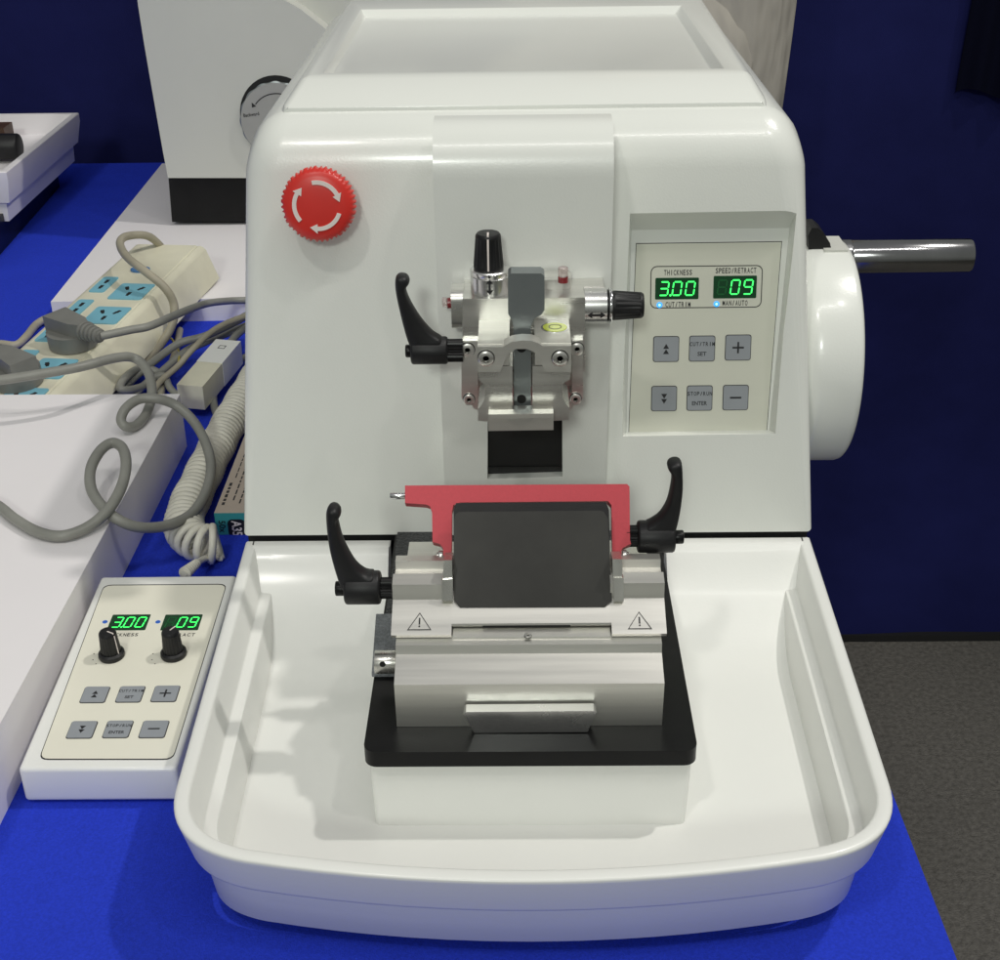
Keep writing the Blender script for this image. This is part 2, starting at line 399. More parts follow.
# ---- keypads
def seg_digit(mb, fr, u, v, w, h, lit, dim=False):
    t = w*.17; sl_ = .12
    segs = {'a': ((0, h), (w, h)), 'b': ((w, h), (w, h/2)), 'c': ((w, h/2), (w, 0)), 'd': ((0, 0), (w, 0)), 'e': ((0, h/2), (0, 0)), 'f': ((0, h), (0, h/2)), 'g': ((0, h/2), (w, h/2))}
    for k, (p, q2) in segs.items():
        m = LEDON if k in lit else LEDOFF
        if k not in lit and not dim: continue
        d = V((q2[0]-p[0], q2[1]-p[1])); L_ = d.length; d /= L_; nn = V((-d.y, d.x)); g = t*.3; P = V(p); Q = V(q2)
        pts = [P+d*g, P+d*(g+t*.5)+nn*t*.5, Q-d*(g+t*.5)+nn*t*.5, Q-d*g, Q-d*(g+t*.5)-nn*t*.5, P+d*(g+t*.5)-nn*t*.5]
        mb.prism([(u+x.x+sl_*x.y, v+x.y) for x in pts], .012, .022, fr, m)
DG = {'3': 'abgcd', '0': 'abcdef', '9': 'abcdfg', '': ''}
def display(fr, q, digits, dot, parent, dim_first):
    """q: px corners left-bottom and right-top"""
    (u0, v0), (u1, v1) = fr.uv(*q[0]), fr.uv(*q[1])
    mb = MB(); mb.prism(rrect(u0, v0, u1, v1, .06), -.02, .012, fr, LEDBG)
    W = u1-u0; H = v1-v0; dw = W*.19; dh = H*.62; st = W*.30; x = u0+W*.09; y = v0+H*.19
    for k, c in enumerate(digits):
        seg_digit(mb, fr, x+k*st, y, dw, dh, DG[c], dim=(c == '' or dim_first))
    if dot: mb.prism(circ(x+st-.27*(st-dw)-.02, y, W*.026, 10), .012, .022, fr, LEDON)
    return mb.build('display', parent, smooth=0)
def keys(fr, rows, parent, su, sv):
    sym = [('up', 'CUT', 'plus'), ('down', 'STOP', 'minus')]
    for r, row in enumerate(rows):
        for c, p in enumerate(row):
            u, v = fr.uv(*p); k = sym[r][c]
            mb = MB(); mb.prism(rrect(u-su/2, v-sv/2, u+su/2, v+sv/2, .13), -.02, .014, fr, INK)
            e = .035; mb.prism(rrect(u-su/2+e, v-sv/2+e, u+su/2-e, v+sv/2-e, .11), 0, .05, fr, BTN, .012, 2)
            h0, h1 = .045, .056; a = su*.135
            if k in ('up', 'down'):
                s_ = 1 if k == 'up' else -1
                for o in (-.5, .5):
                    cy = v+s_*o*a*1.5
                    mb.prism([(u-a*.85, cy-s_*a*.65), (u+a*.85, cy-s_*a*.65), (u, cy+s_*a*.75)], h0, h1, fr, INK)
            elif k == 'plus':
                t = su*.035; l = su*.22
                mb.prism([(u-l, v-t), (u-t, v-t), (u-t, v-l), (u+t, v-l), (u+t, v-t), (u+l, v-t), (u+l, v+t), (u+t, v+t), (u+t, v+l), (u-t, v+l), (u-t, v+t), (u-l, v+t)], h0, h1, fr, INK)
            elif k == 'minus':
                mb.prism([(u-su*.22, v-su*.035), (u+su*.22, v-su*.035), (u+su*.22, v+su*.035), (u-su*.22, v+su*.035)], h0, h1, fr, INK)
            else:
                mb.text('CUT/TRIM' if k == 'CUT' else 'STOP/RUN', fr, u, v+sv*.18, INK, w=su*.95, hgt=sv*.155, h=h1, mono=True)
                mb.text('SET' if k == 'CUT' else 'ENTER', fr, u, v-sv*.2, INK, w=su*(.34 if k == 'CUT' else .58), hgt=sv*.16, h=h1)
            mb.build('button', parent, smooth=0)
# wall keypad
mb = MB(); pf = Frame(pan(0, 0, .014), pan.u, pan.v)
p4 = pxpoly(pf, [(629, 433), (766.5, 431), (781.5, 242), (636.5, 244)])
mb.prism(p4, -.1, 0, pf, PANELF)
q_in = p4; q_out = [tuple(V(p)+(V(p)-V((sum(k[0] for k in p4)/4, sum(k[1] for k in p4)/4))).normalized()*.05) for p in p4]
ring(mb, q_out, q_in, -.1, -.006, pf, INK)
cp = mb.build('control_panel', mt, smooth=0)
mb = MB()
(u0, v0), (u1, v1) = pf.uv(650, 308.5), pf.uv(763, 265)
ring(mb, rrect(u0, v0, u1, v1, .32), rrect(u0+.045, v0+.045, u1-.045, v1-.045, .28), -.01, .008, pf, INK)
for t, p, w in (('THICKNESS', (678, 272.5), 28), ('SPEED/RETRACT', (736, 270.5), 40.5), ('CUT/TRIM', (678, 304.5), 25), ('MAN/AUTO', (735, 303), 25)):
    u, v = pf.uv(*p); w_ = pf.uv(p[0]+w, p[1])[0]-u
    mb.text(t, pf, u, v, INK, w=w_, hgt=.27, h=.008, mono=True)
mb.build('lettering', cp, smooth=0)
for px in (659.5, 716.5):
    mb = MB(); u, v = pf.uv(px, 305 if px < 700 else 304)
    mb.prism(circ(u, v, .15), -.01, .02, pf, BLUELED); mb.prism(circ(u, v, .06), .0, .028, pf, BLUELEDC); mb.build('indicator_light', cp, smooth=0)
display(pf, ((655, 299.5), (699, 277.5)), ['3', '0', '0'], True, cp, False)
display(pf, ((713, 298.5), (757, 275.5)), ['', '0', '9'], False, cp, False)
keys(pf, [[(666, 349), (702, 348.5), (738, 347.5)], [(664, 398.5), (699.5, 398), (735.5, 397.5)]], cp, 1.34, 1.34)

# ---- handwheel
HX, HY, HZ, HR = 17.6, 8.2, 6.95, 6.15
def hx(v): return v+.2
hf = Frame((0, HY, HZ), (0, 1, 0), (0, 0, 1))
mb = MB()
mb.lathe([(5.3, 13.6), (5.55, 14.3), (5.75, 14.5), (5.95, 14.75), (6.1, 15.1), (6.15, 15.4), (6.15, 17.2), (6.08, 17.42), (5.92, 17.55), (5.6, 17.6), (4.9, 17.6), (4.7, 17.3), (2.0, 17.2), (1.8, 17.7), (1.0, 17.8)], hf, WHITE, 96)
hwl = mb.build('handwheel', mt, smooth=40)
mb = MB(); ry, rz = 9.9, 11.85
mb.cyl((17.45, ry, rz), (18.0, ry, rz), .96, DARKST, 32)
mb.cyl((18.0, ry, rz), (24.75, ry, rz), .92, DARKST, 40, .12)
mb.build('crank_handle', hwl)
mb = MB(); fr = XZ(7.6)
mb.prism(pxpoly(fr, [(809, 252), (832, 252), (830, 243), (824, 233), (818, 228), (812, 228), (808, 236)]), -1.6, 0, fr, BLACKP, .12)
mb.build('wheel_lock', hwl)
mb = MB(); mb.box((16.0, 7.2, 12.85), (17.25, 9.6, 13.14), REARW, .15); mb.build('lock_slot', hwl)

# ---- specimen clamp
cl = bpy.data.objects.new('specimen_clamp', None)
A_Y, B_Y, W_Y = -3.0, -6.2, -3.3
fa = XZ(A_Y); fb = XZ(B_Y); fw = XZ(W_Y)
mb = MB()
# rear cross slide
mb.prism(pxpoly(fa, [(462.5, 299), (585, 297.5), (585, 372), (462.5, 374)]), -2.7, 0, fa, STEEL, .06)
mb.prism(pxpoly(fa, [(585, 297.5), (606, 297), (606, 318), (585, 318)]), -2.7, -1.4, fa, STEEL, .06)
# lower wings behind the jaw
mb.prism(pxpoly(fa, [(463.5, 372), (580, 371), (578, 400), (572, 411), (558, 418), (497, 418), (474, 411), (466, 398)]), -2.7, -.25, fa, STEEL, .08)
mb.prism(pxpoly(fw, [(461.5, 341), (478, 341), (478, 405), (466, 405), (461.5, 398)]), -.35, 0, fw, STEEL, .04)
mb.prism(pxpoly(fw, [(572, 341), (583, 340), (583, 398), (579, 405), (572, 405)]), -.35, 0, fw, STEEL, .04)
clamp = mb.build('specimen_clamp', mt)
# sight plates: top rounded lug, left lug
top = oy(463, 298.7, A_Y).z
mb = MB(); a = oz(500, 292, top); c_ = oz(572, 270, top)
mb.prism(rrect(a.x, -1.95, oz(571, 285, top).x, -.55, .45), 0, .5, XY(top), STEEL, .12, 3)
mb.build('sight_lug', clamp)
mb = MB(); lx = oy(463, 300, A_Y).x
mb.prism(rrect(-2.3, oy(450, 331, -2.3).z, -.6, oy(450, 293, -2.3).z, .45), 0, -.6, Frame((lx, 0, 0), (0, 1, 0), (0, 0, 1)), STEEL, .12, 3)
mb.build('sight_lug', clamp)
mb = MB(); p = oz(563, 281, top+.5)
mb.cyl((p.x, p.y, top+.45), (p.x, p.y, top+.72), .24, REDFL, 16); mb.cyl((p.x, p.y, top+.73), (p.x, p.y, top+1.18), .24, VIAL, 16, .05)
mb.build('sight_vial', clamp)
mb = MB(); p = oy(449, 303, -1.6)
mb.cyl((lx-.55, p.y, p.z), (lx-.8, p.y, p.z), .26, REDFL, 16); mb.cyl((lx-.82, p.y, p.z+.05), (lx-1.05, p.y, p.z+.05), .24, VIAL, 16, .05)
mb.build('sight_vial', clamp)
def knob(mb, p0, p1, r0, r1, line=None, n=72, ribs=18, base=None):
    p0, p1 = V(p0), V(p1); d = p1-p0; L_ = d.length; d.normalize()
    u = (V(line)-d*V(line).dot(d)).normalized() if line else d.orthogonal().normalized(); fr = Frame(p0, u, d.cross(u))
    def R(r): return lambda a: r*(1-.075*(.5+.5*math.cos(a*ribs)))
    pr = [(r0*.96, 0), (r0, .04*L_), (r0, .1*L_), (R(r0), .14*L_), (R(r1), .84*L_), (r1, .88*L_), (r1*.97, .94*L_), (r1*.86, .99*L_), (r1*.5, L_), (.01, L_)]
    if base: pr = [(base*.95, 0), (base, .06*L_), (base*.97, .16*L_), (r0*1.02, .22*L_)]+pr[3:]
    mb.lathe(pr, fr, BLACKP, n)
    if line:
        w = r1*.07
        mb.prism([(r1*.02, -w), (r1*.9, -w), (r1*.9, w), (r1*.02, w)], L_-.02, L_+.012, fr, MARKW)
        P = [fr(r1*1.0, -w, .9*L_), fr(r1*1.0, w, .9*L_), fr(r0*1.012, w, .05*L_), fr(r0*1.012, -w, .05*L_), fr(r1*.86, -w, .995*L_+.012), fr(r1*.86, w, .995*L_+.012)]
        mb.raw(P, [(0, 1, 2, 3), (0, 1, 5, 4)], MARKW)
def arrow2(mb, fr, u, v, ln, w, vert, m=INK):
    pts = [(-ln, 0), (-ln*.45, w), (-ln*.45, w*.28), (ln*.45, w*.28), (ln*.45, w), (ln, 0), (ln*.45, -w), (ln*.45, -w*.28), (-ln*.45, -w*.28), (-ln*.45, -w)]
    return [(u+(b if vert else a), v+(a if vert else b)) for a, b in pts]
def bent_mark(mb, pts, o, ax, r, m):
    """print wrapped on a cylinder: ax runs along it, pts are (across, along)"""
    for t0, t1 in ((0, 0),): pass
    vs = []
    for a, l in pts:
        an = a/r; vs.append(o(an, l))
    mb.raw(vs, [list(range(len(vs)))], m)
# vertical adjuster
kx = oy(490, 285, -2.0).x
r_ = .92; z1 = oy(490, 274.5, -2.0-r_).z
SATIN = STEEL
mb = MB(); mb.lathe([(r_, 0), (r_, (z1-top)*.72), (r_*.97, (z1-top)*.74), (r_, (z1-top)*.78), (r_, z1-top-.06), (r_-.06, z1-top)], Frame((kx, -2.0, top), (1, 0, 0), (0, 1, 0)), SATINC, 56)
zm = (top+z1)/2-.05
bent_mark(mb, arrow2(mb, None, 0, 0, .37, .16, True), lambda an, l: V((kx+(r_+.024)*math.sin(an), -2.0-(r_+.024)*math.cos(an), zm+l)), None, r_, INK)
bent_mark(mb, [(-.05, .42), (.05, .42), (.05, .58), (-.05, .58)], lambda an, l: V((kx+(r_+.024)*math.sin(an), -2.0-(r_+.024)*math.cos(an), zm+l)), None, r_, INK)
mb.build('adjuster_collar', clamp)
mb = MB(); zt = oy(488, 232.5, -2.0).z
knob(mb, (kx-.05, -2.0, z1-.02), (kx-.05, -2.0, zt), .70, .60, (0, -1, 0.0001)); mb.build('adjuster_knob', clamp)
# horizontal adjuster
hy = -2.0; hz = oy(605, 305.5, hy).z; x0 = oy(584, 300, hy).x; x1 = oy(606.5, 300, hy).x; x2 = oy(612, 300, hy).x; x3 = oy(644, 300, hy).x; r2 = .84
mb = MB(); mb.cyl((x0, hy, hz), (x1, hy, hz), r2, SATINC, 56); mb.cyl((x1, hy, hz), (x1+.1, hy, hz), r2*.9, BLACKM, 40); mb.cyl((x1+.1, hy, hz), (x2, hy, hz), r2*1.02, CHROME, 56, .05)
def om(an, l):
    an2 = an-.2
    return V(((x0+x1)/2+.02+l, hy-(r2+.024)*math.cos(an2), hz+(r2+.024)*math.sin(an2)))
bent_mark(mb, arrow2(mb, None, 0, 0, .42, .17, True), om, None, r2, INK)
mb.build('adjuster_collar', clamp)
mb = MB(); knob(mb, (x2, hy, hz), (x3, hy, hz), .70, .62); mb.build('adjuster_knob', clamp)
# key plate (T shaped)
ft = XZ(-5.0)
mb = MB(); pts = [(508, 276), (511, 273.5), (541, 273.5), (544.5, 276), (544.5, 310), (541, 315), (535, 318), (531, 326), (531, 420), (513.5, 420), (513.5, 326), (511.5, 319), (508, 314)]
mb.prism(pxpoly(ft, pts), -.9, 0, ft, GREYAN, .07, 1)
u, v = ft.uv(521.5, 399); mb.prism(circ(u, v, .22), -.01, .012, ft, SHADOWGAP)
u, v = ft.uv(521.5, 348); mb.prism(circ(u, v, .22), -.01, .012, ft, SHADOWGAP)
mb.build('key_plate', clamp)
# jaw
mb = MB()
arch = [(508+ (27*k/10), 347.5-6*math.sin(math.pi*k/10)) for k in range(11)]
# upper bridge: left and right heads with an arch between
pts = [(477.5, 347), (503, 347)] + [(506, 345), (512, 342), (522, 340.5), (532, 341), (539, 343.5), (542, 346), (571.5, 346), (571, 372), (545, 372)] + [(540, 360), (534, 352), (527, 349), (516, 349), (509, 353), (505, 361), (500, 372), (478, 372)]
mb.prism(pxpoly(fb, pts), -.8, 0, fb, BEAD, .05)
# heads' tops reach back to the cross slide
tb = oy(478, 347, B_Y).z
for pxs in (((477.5, 346.5), (509.5, 346.5), (509.5, 368), (477.5, 368)), ((535, 345.5), (571.5, 345.5), (571.5, 368), (535, 368))):
    mb.prism(pxpoly(fb, pxs), -3.25, -.3, fb, BEAD, .05)
# lower flanks either side of the key
fl = XZ(B_Y+.35)
for pts in ([(479, 366), (512.5, 366), (512.5, 423), (478, 421), (478, 409), (481.5, 405), (485, 398), (485, 385), (479, 380)],
            [(532.5, 366), (570, 366), (570, 379), (562.5, 384), (562.5, 397), (566, 404), (569.5, 408), (569, 420), (532.5, 422)]):
    mb.prism(pxpoly(fl, pts), -2.4, 0, fl, STEEL, .06)
fm = XZ(B_Y+.12)
for pts in ([(478.5, 364), (497, 364), (497, 377), (478.5, 377)], [(551.5, 363), (570.5, 363), (570.5, 376.5), (551.5, 376.5)]):
    mb.prism(pxpoly(fm, pts), -.5, 0, fm, STEEL, .05)
jaw = mb.build('jaw', clamp)
fc = XZ(-6.7)
mb = MB(); mb.prism(pxpoly(fc, [(488.5, 419), (553.5, 418), (553.5, 430), (488.5, 431)]), -1.4, 0, fc, BEAD, .04)
fd = XZ(-6.85); mb.prism(pxpoly(fd, [(488.5, 414.5), (553.5, 413.5), (553.5, 418), (488.5, 419)]), -.5, 0, fd, BEAD, .04)
hc = [(506+28*k/12, 418.3+8.5*math.sin(math.pi*k/12)) for k in range(13)]
mb.prism(pxpoly(fc, hc), -.2, .02, fc, STEEL)
mb.build('clamp_bar', clamp)
def screw(p, fr_n, r, parent, name='screw', hh=.16, m=STEEL):
    n_ = V(fr_n).normalized(); u = n_.orthogonal().normalized(); fr = Frame(p, u, n_.cross(u))
    mb = MB(); mb.lathe([(r*1.1, .0), (r*1.1, .02), (r*1.02, .02)], fr, SHADOWGAP, 24)
    mb.lathe([(r, 0), (r, hh*.8), (r*.85, hh), (r*.44, hh), (r*.42, hh*.3)], fr, m, 24); mb.prism(circ(0, 0, r*.42, 6), hh*.25, hh*.3, fr, SHADOWGAP)
    return mb.build(name, parent)
for p, yy, r in (((467.5, 349.5), W_Y, .33), ((577, 348.5), W_Y, .31), ((469, 399), W_Y, .27), ((575.5, 398.5), W_Y, .27), ((486, 358), B_Y, .36), ((560, 358), B_Y, .36)):
    screw(oy(*p, yy), (0, -1, 0), r, clamp)
mb = MB(); zb = tb; p = oz(555, 328, zb+.01)
el = [(p.x+.66*math.cos(a), p.y+.66*math.sin(a)) for a in [2*math.pi*k/32 for k in range(32)]]
mb.prism(el, -.05, .05, XY(zb), CHROME, .02); mb.prism([(p.x+(q_[0]-p.x)*.85, p.y+(q_[1]-p.y)*.85) for q_ in el], 0, .07, XY(zb), YELLOW, .01)
ring(mb, circ(p.x, p.y, .30), circ(p.x, p.y, .26), .06, .078, XY(zb), INK)
mb.build('bubble_level', clamp)
def pillow(mb, poly, d, ins, fr, m):
    """an outline thickened to +-d with well rounded rims"""
    if sum(poly[i-1][0]*poly[i][1]-poly[i][0]*poly[i-1][1] for i in range(len(poly))) < 0: poly = poly[::-1]
    P = [V((p[0], p[1], 0)) for p in poly]; n = len(P); Q = []
    for i in range(n):
        a, b_, c, e = P[i-1], P[i], P[(i+1) % n], P[(i+2) % n]
        for k in range(3):
            t = k/3; Q.append(.5*((2*b_)+(c-a)*t+(2*a-5*b_+4*c-e)*t*t+(3*b_-a-3*c+e)*t**3))
    n = len(Q); N_ = []
    for i in range(n):
        t = (Q[(i+1) % n]-Q[i-1]).normalized(); N_.append(V((-t.y, t.x, 0)))
    lay = [(d*math.sin(math.radians(a)), ins*(1-math.cos(math.radians(a)))) for a in (-90, -65, -40, -15, 15, 40, 65, 90)]
    vs = []; fs = []
    for h, k in lay:
        for q_, nn in zip(Q, N_): w_ = q_+nn*k; vs.append(fr(w_.x, w_.y, h))
    for i in range(len(lay)-1):
        for k in range(n): fs.append((i*n+k, i*n+(k+1) % n, (i+1)*n+(k+1) % n, (i+1)*n+k))
    from mathutils.geometry import tessellate_polygon
    for o_, li in ((0, 0), ((len(lay)-1)*n, len(lay)-1)):
        ring_ = [q_+nn*lay[li][1] for q_, nn in zip(Q, N_)]
        for t in tessellate_polygon([[V((v.x, v.y, 0)) for v in ring_]]): fs.append([o_+k for k in t])
    mb.raw(vs, fs, m)
def lever(name, parent, y, hub, bolt, arm, shaft):
    """clamping lever: hub round X, curved arm rising from it; outlines at depth y"""
    mb = MB(); (hx0, hx1, hy_, hr) = hub
    c0 = oy(hx0, hy_, y); c1 = oy(hx1, hy_, y); r = (oy(hx0, hy_-hr, y)-oy(hx0, hy_+hr, y)).z/2
    mb.cyl(c0, V((c1.x, c0.y, c0.z)), r, BLACKP, 40, .12)
    fr = XZ(y); pillow(mb, pxpoly(fr, arm), .48, .15, fr, BLACKP)
    o = mb.build(name, parent, smooth=50)
    bx0, bx1, by, br = bolt
    b0 = oy(bx0, by, y); b1 = oy(bx1, by, y); rb = br*(b0-CAM).dot(AZ)/F_PX
    sub = MB(); sub.cyl(b0, V((b1.x, b0.y, b0.z)), rb, BLACKM, 20, .05)
    sx0, sx1, sy, sr = shaft; s0 = oy(sx0, sy, y); s1 = oy(sx1, sy, y); rs = sr*(s0-CAM).dot(AZ)/F_PX
    def kn(a): return rs*(1+.05*math.cos(a*22))
    fr = Frame(s0, (0, 1, 0), (0, 0, 1)); L_ = s1.x-s0.x
    sub.lathe([(kn, 0), (kn, L_)], fr, BLACKM, 88)
    return o, sub
lv, sub = lever('clamp_lever', clamp, -3.3, (411, 448, 350.5, 13), (405.5, 412, 351, 6.5),
   [(395.2, 281), (396.3, 276), (400.3, 273.8), (406.5, 275), (409.7, 279.5), (408.9, 283.5), (406.3, 287.5), (407.2, 293.3), (411.8, 303.6), (418.7, 315), (425.6, 324.2), (433.6, 332.4), (441, 337), (443, 342), (440, 350), (430, 357), (416, 358), (411.8, 349), (407.2, 338), (402.6, 322), (398, 302.4), (395.7, 290)], (447, 463, 350.5, 11))
sub.build('lever_bolt', clamp)

# ---- mounting plate and casting
mb = MB()
P1, P2 = (-7.02, -17.98), (6.92, -17.98)
pl = [(-7.02, 1.0)] + [(-7.02+.55-.55*math.cos(math.radians(a)), -17.98+.55-.55*math.sin(math.radians(a))) for a in range(0, 91, 15)] + [(6.95-.55+.55*math.sin(math.radians(a)), -17.98+.55-.55*math.cos(math.radians(a))) for a in range(0, 91, 15)] + [(7.02, 1.0)]
mb.prism(pl, -.78, 0, XY(0), BLACKM, .07, 3); mb.build('mounting_plate', mt)
mb = MB(); mb.prism([(-6.9, -8.0), (6.3, -8.0), (6.3, .2), (-6.9, .2)], .006, .14, XY(0), CAST, .06)
# side bracket: wedge rising to the back
x0, x1 = -7.12, -5.9
z_b = .95
vs = [(x0, -12.75, .004), (x1, -12.75, .004), (x1, -9.0, .004), (x0, -9.0, .004), (x0, -12.75, .22), (x1, -12.75, .22), (x1, -9.0, z_b), (x0-.1, -9.0, z_b)]
b = bmesh.new(); vv = [b.verts.new(v) for v in vs]
for f in ((3, 2, 1, 0), (4, 5, 6, 7), (0, 1, 5, 4), (1, 2, 6, 5), (2, 3, 7, 6), (3, 0, 4, 7)): b.faces.new([vv[i] for i in f])
bmesh.ops.bevel(b, geom=b.edges[:], offset=.04, segments=2, affect='EDGES', profile=.5)
mb.bm(b, CASTG); mb.build('base_casting', mt)

# ================================================================== WASTE TRAY
wt = thing('waste_tray', 'white plastic section waste tray with bowed front, fitted round the knife base', 'tray', (0, -12, TZ))
def bez(p0, p1, p2, n): return [((1-t)**2*p0[0]+2*t*(1-t)*p1[0]+t*t*p2[0], (1-t)**2*p0[1]+2*t*(1-t)*p1[1]+t*t*p2[1]) for t in [k/n for k in range(n+1)]]
half = [(15.12-.02*k*(20/20), -k) for k in range(0, 20)]                 # right side, back to front
half = [(15.12-.56*(k/19.5), -k) for k in [0, .3, .8, 1.5, 3, 5, 7, 9, 11, 13, 15, 17, 18.5, 19.5]]
half += bez((14.56, -19.5), (14.5, -23.0), (11.0, -23.85), 14)[1:]
half += [(x, -25.0+1.15*(x/11.0)**2) for x in (9.5, 8, 6.5, 5, 3.5, 2, 1, 0)]
path = half + [(-x, y) for x, y in half[::-1][1:]]
def offs(path, d):
    out = []; n = len(path)
    for i in range(n):
        a = path[max(i-1, 0)]; b = path[min(i+1, n-1)]; t = V((b[0]-a[0], b[1]-a[1])).normalized(); nn = V((t.y, -t.x))
        out.append((path[i][0]+nn.x*d, path[i][1]+nn.y*d))
    return out
# which side is inward?
if offs(path, 1)[5][0] > path[5][0]: sgn = -1
else: sgn = 1
RZ = -.36
sec = [(1.5, -4.78), (1.28, -4.8), (1.18, -4.72), (.92, -2.72), (.84, -2.52), (.62, -2.44), (.5, -2.38), (.44, -2.24), (.06, -.62), (.03, -.48), (.08, -.40), (.2, RZ), (.52, RZ), (.62, -.4), (.68, -.5), (1.0, -1.95), (1.04, -2.02), (1.1, -2.05), (1.5, -2.08), (1.56, -2.1), (1.6, -2.18), (1.9, -4.1)]
mb = MB(); vs = []; fs = []
for d, z in sec:
    for p in offs(path, sgn*d): vs.append((p[0], min(p[1], 0), z))
n = len(path)
for i in range(len(sec)-1):
    for k in range(n-1): fs.append((i*n+k, i*n+k+1, (i+1)*n+k+1, (i+1)*n+k))
mb.raw(vs, fs, WHITE2)
# floor sweeping up to the back edge, rim lip at the back
inn_ = offs(path, sgn*1.88)
def yfront(x):
    best = None
    for k in range(n-1):
        a, b = inn_[k], inn_[k+1]
        if (a[0]-x)*(b[0]-x) <= 0 and abs(a[0]-b[0]) > 1e-6 and a[1] < -15:
            t = (x-a[0])/(b[0]-a[0]); return a[1]+t*(b[1]-a[1])
    return -20.5
def zf(y):
    r = 6.2
    if y > -.62: return RZ
    if y > -.85: return RZ-.1*((-.62-y)/.23)**2
    t = min(1, (-.85-y)/7.2); return -.46-3.6*(1-(1-t)**2.3)
for xa, xb in ((-13.55, -7.35), (-7.35, 7.35), (7.35, 13.55)):
    nx = 24; ny = 46; vs = []; fs = []
    for i in range(nx+1):
        x = xa+(xb-xa)*i/nx; yf = yfront(max(-12.65, min(12.65, x)))
        for j in range(ny+1):
            t = (j/ny)**1.25; y = -.0+(yf-.0)*t
            if xa < -7.3 < xb or xb > 7.3 > xa and xa < 7.3: y = min(y, -9) if -9 > yf else yf
            xx = x if y > -1 or abs(x) < 13 else x
            # widen towards the back, where the walls stand farther apart
            lim = 15.12-.56*(-y/19.5)-(.5+.95*max(0, min(1, (-1.9-zf(y))/.4)))
            k_ = lim/13.0 if abs(x) > 7.36 else 1
            if abs(x) > 7.36:
                s_ = 1 if x > 0 else -1; xx = s_*(7.35+(abs(x)-7.35)*(lim+.05-7.35)/(13.55-7.35))
            vs.append((xx, y, zf(y)))
    for i in range(nx):
        for j in range(ny): a = i*(ny+1)+j; fs.append((a, a+1, a+ny+2, a+ny+1))
    mb.raw(vs, fs, WHITE2)
# back lip either side of the plate
for s_ in (-1, 1):
    xs = sorted((s_*7.3, s_*15.0))
    mb.box((xs[0], -.55, -2.5), (xs[1], .10, RZ-.06), WHITE2, .1, 3)
body = mb.build('tray_body', wt, smooth=45)
b = bmesh.new(); zt = -.80; zb = -4.3
lo = [(-6.72, -17.95), (6.62, -17.95), (6.62, 0), (-6.72, 0)]; hi = [(-6.88, -17.5), (6.82, -17.5), (6.82, 0), (-6.88, 0)]
L0 = [b.verts.new((*p, zb)) for p in lo]; L1 = [b.verts.new((*p, zt)) for p in hi]
b.faces.new(L1); 
for i in range(4): b.faces.new((L0[i], L0[(i+1) % 4], L1[(i+1) % 4], L1[i]))
ed = [e for e in b.edges if (e.verts[0] in L0) != (e.verts[1] in L0)]
bmesh.ops.bevel(b, geom=ed, offset=.25, segments=4, affect='EDGES', profile=.5)
mb = MB(); mb.bm(b, WHITE2); mb.build('pedestal', wt)
for sx in (-10, 10):
    for sy in (-4, -19.5): mb = MB(); mb.cyl((sx, sy, TZ), (sx, sy, -4.7), .8, BLACKP, 24); mb.build('foot', wt)

# ================================================================== BLADE HOLDER
bh = thing('blade_holder', 'silver blade holder with red finger guard and dark plate on black base', 'blade holder', (0, -11, 0))
XL, XR = -5.72, 5.6
mb = MB(); yz = YZ(0)
base_prof = [(-16.3, .012), (-16.42, 2.3), (-15.02, 2.86), (-14.93, 3.26), (-14.5, 3.33), (-11.5, 3.4), (-6.2, 3.2), (-5.6, 2.4), (-5.4, .012)]
mb.prism(base_prof, XL, XR, yz, BEAD, .06); bb = mb.build('base_block', bh, smooth=25)
# middle raised panel carrying the small screw
mb = MB(); midp = [(-14.6, 3.28), (-14.58, 3.40), (-14.05, 3.52), (-12, 3.56), (-12, 3.3)]
m0 = oy(452, 630, -14).x; m1 = oy(611, 630, -14).x
mb.prism(midp, m0+.05, m1-.05, yz, BEAD, .03); mb.build('centre_land', bh, smooth=25)
fsl = Frame((0, -14.3, 3.465), (1, 0, 0), (0, .53, .12))
screw(fsl(fsl.uv(528, 636)[0], fsl.uv(528, 636)[1], .0), fsl.n, .15, bh, m=MILL, hh=.08)
# upper segment: rounded block with steps; front lip notched in the middle
mb = MB()
up_prof = [(-14.5, 3.36), (-14.58, 3.54), (-13.05, 4.345), (-12.95, 5.05), (-12.3, 5.2), (-12.05, 4.72), (-11.2, 4.75), (-11.1, 5.12), (-10.6, 5.1), (-9.6, 4.5), (-8.0, 3.5), (-8.0, 3.42)]
for xa, xb in ((-5.93, m0), (m1, 5.83)): mb.prism(up_prof, xa, xb, yz, BEAD, .018)
mid_prof = [(-14.02, 3.58), (-14.12, 3.70), (-14.1, 3.788), (-13.1, 4.316), (-12.7, 4.55), (-11.2, 4.6), (-10.6, 4.9), (-9.6, 4.5), (-8.0, 3.6)]
mb.prism(mid_prof, m0-.004, m1+.004, yz, BEAD)
sx0, sx1 = oy(483, 628, -13.8).x, oy(570, 628, -13.8).x
mb.box((sx0, -14.125, 3.60), (sx1, -14.05, 3.69), SHADOWGAP)
us = mb.build('upper_segment', bh, smooth=25)
tf = Frame((0, -14.45, 3.62), (1, 0, 0), (0, 1.35, .70))
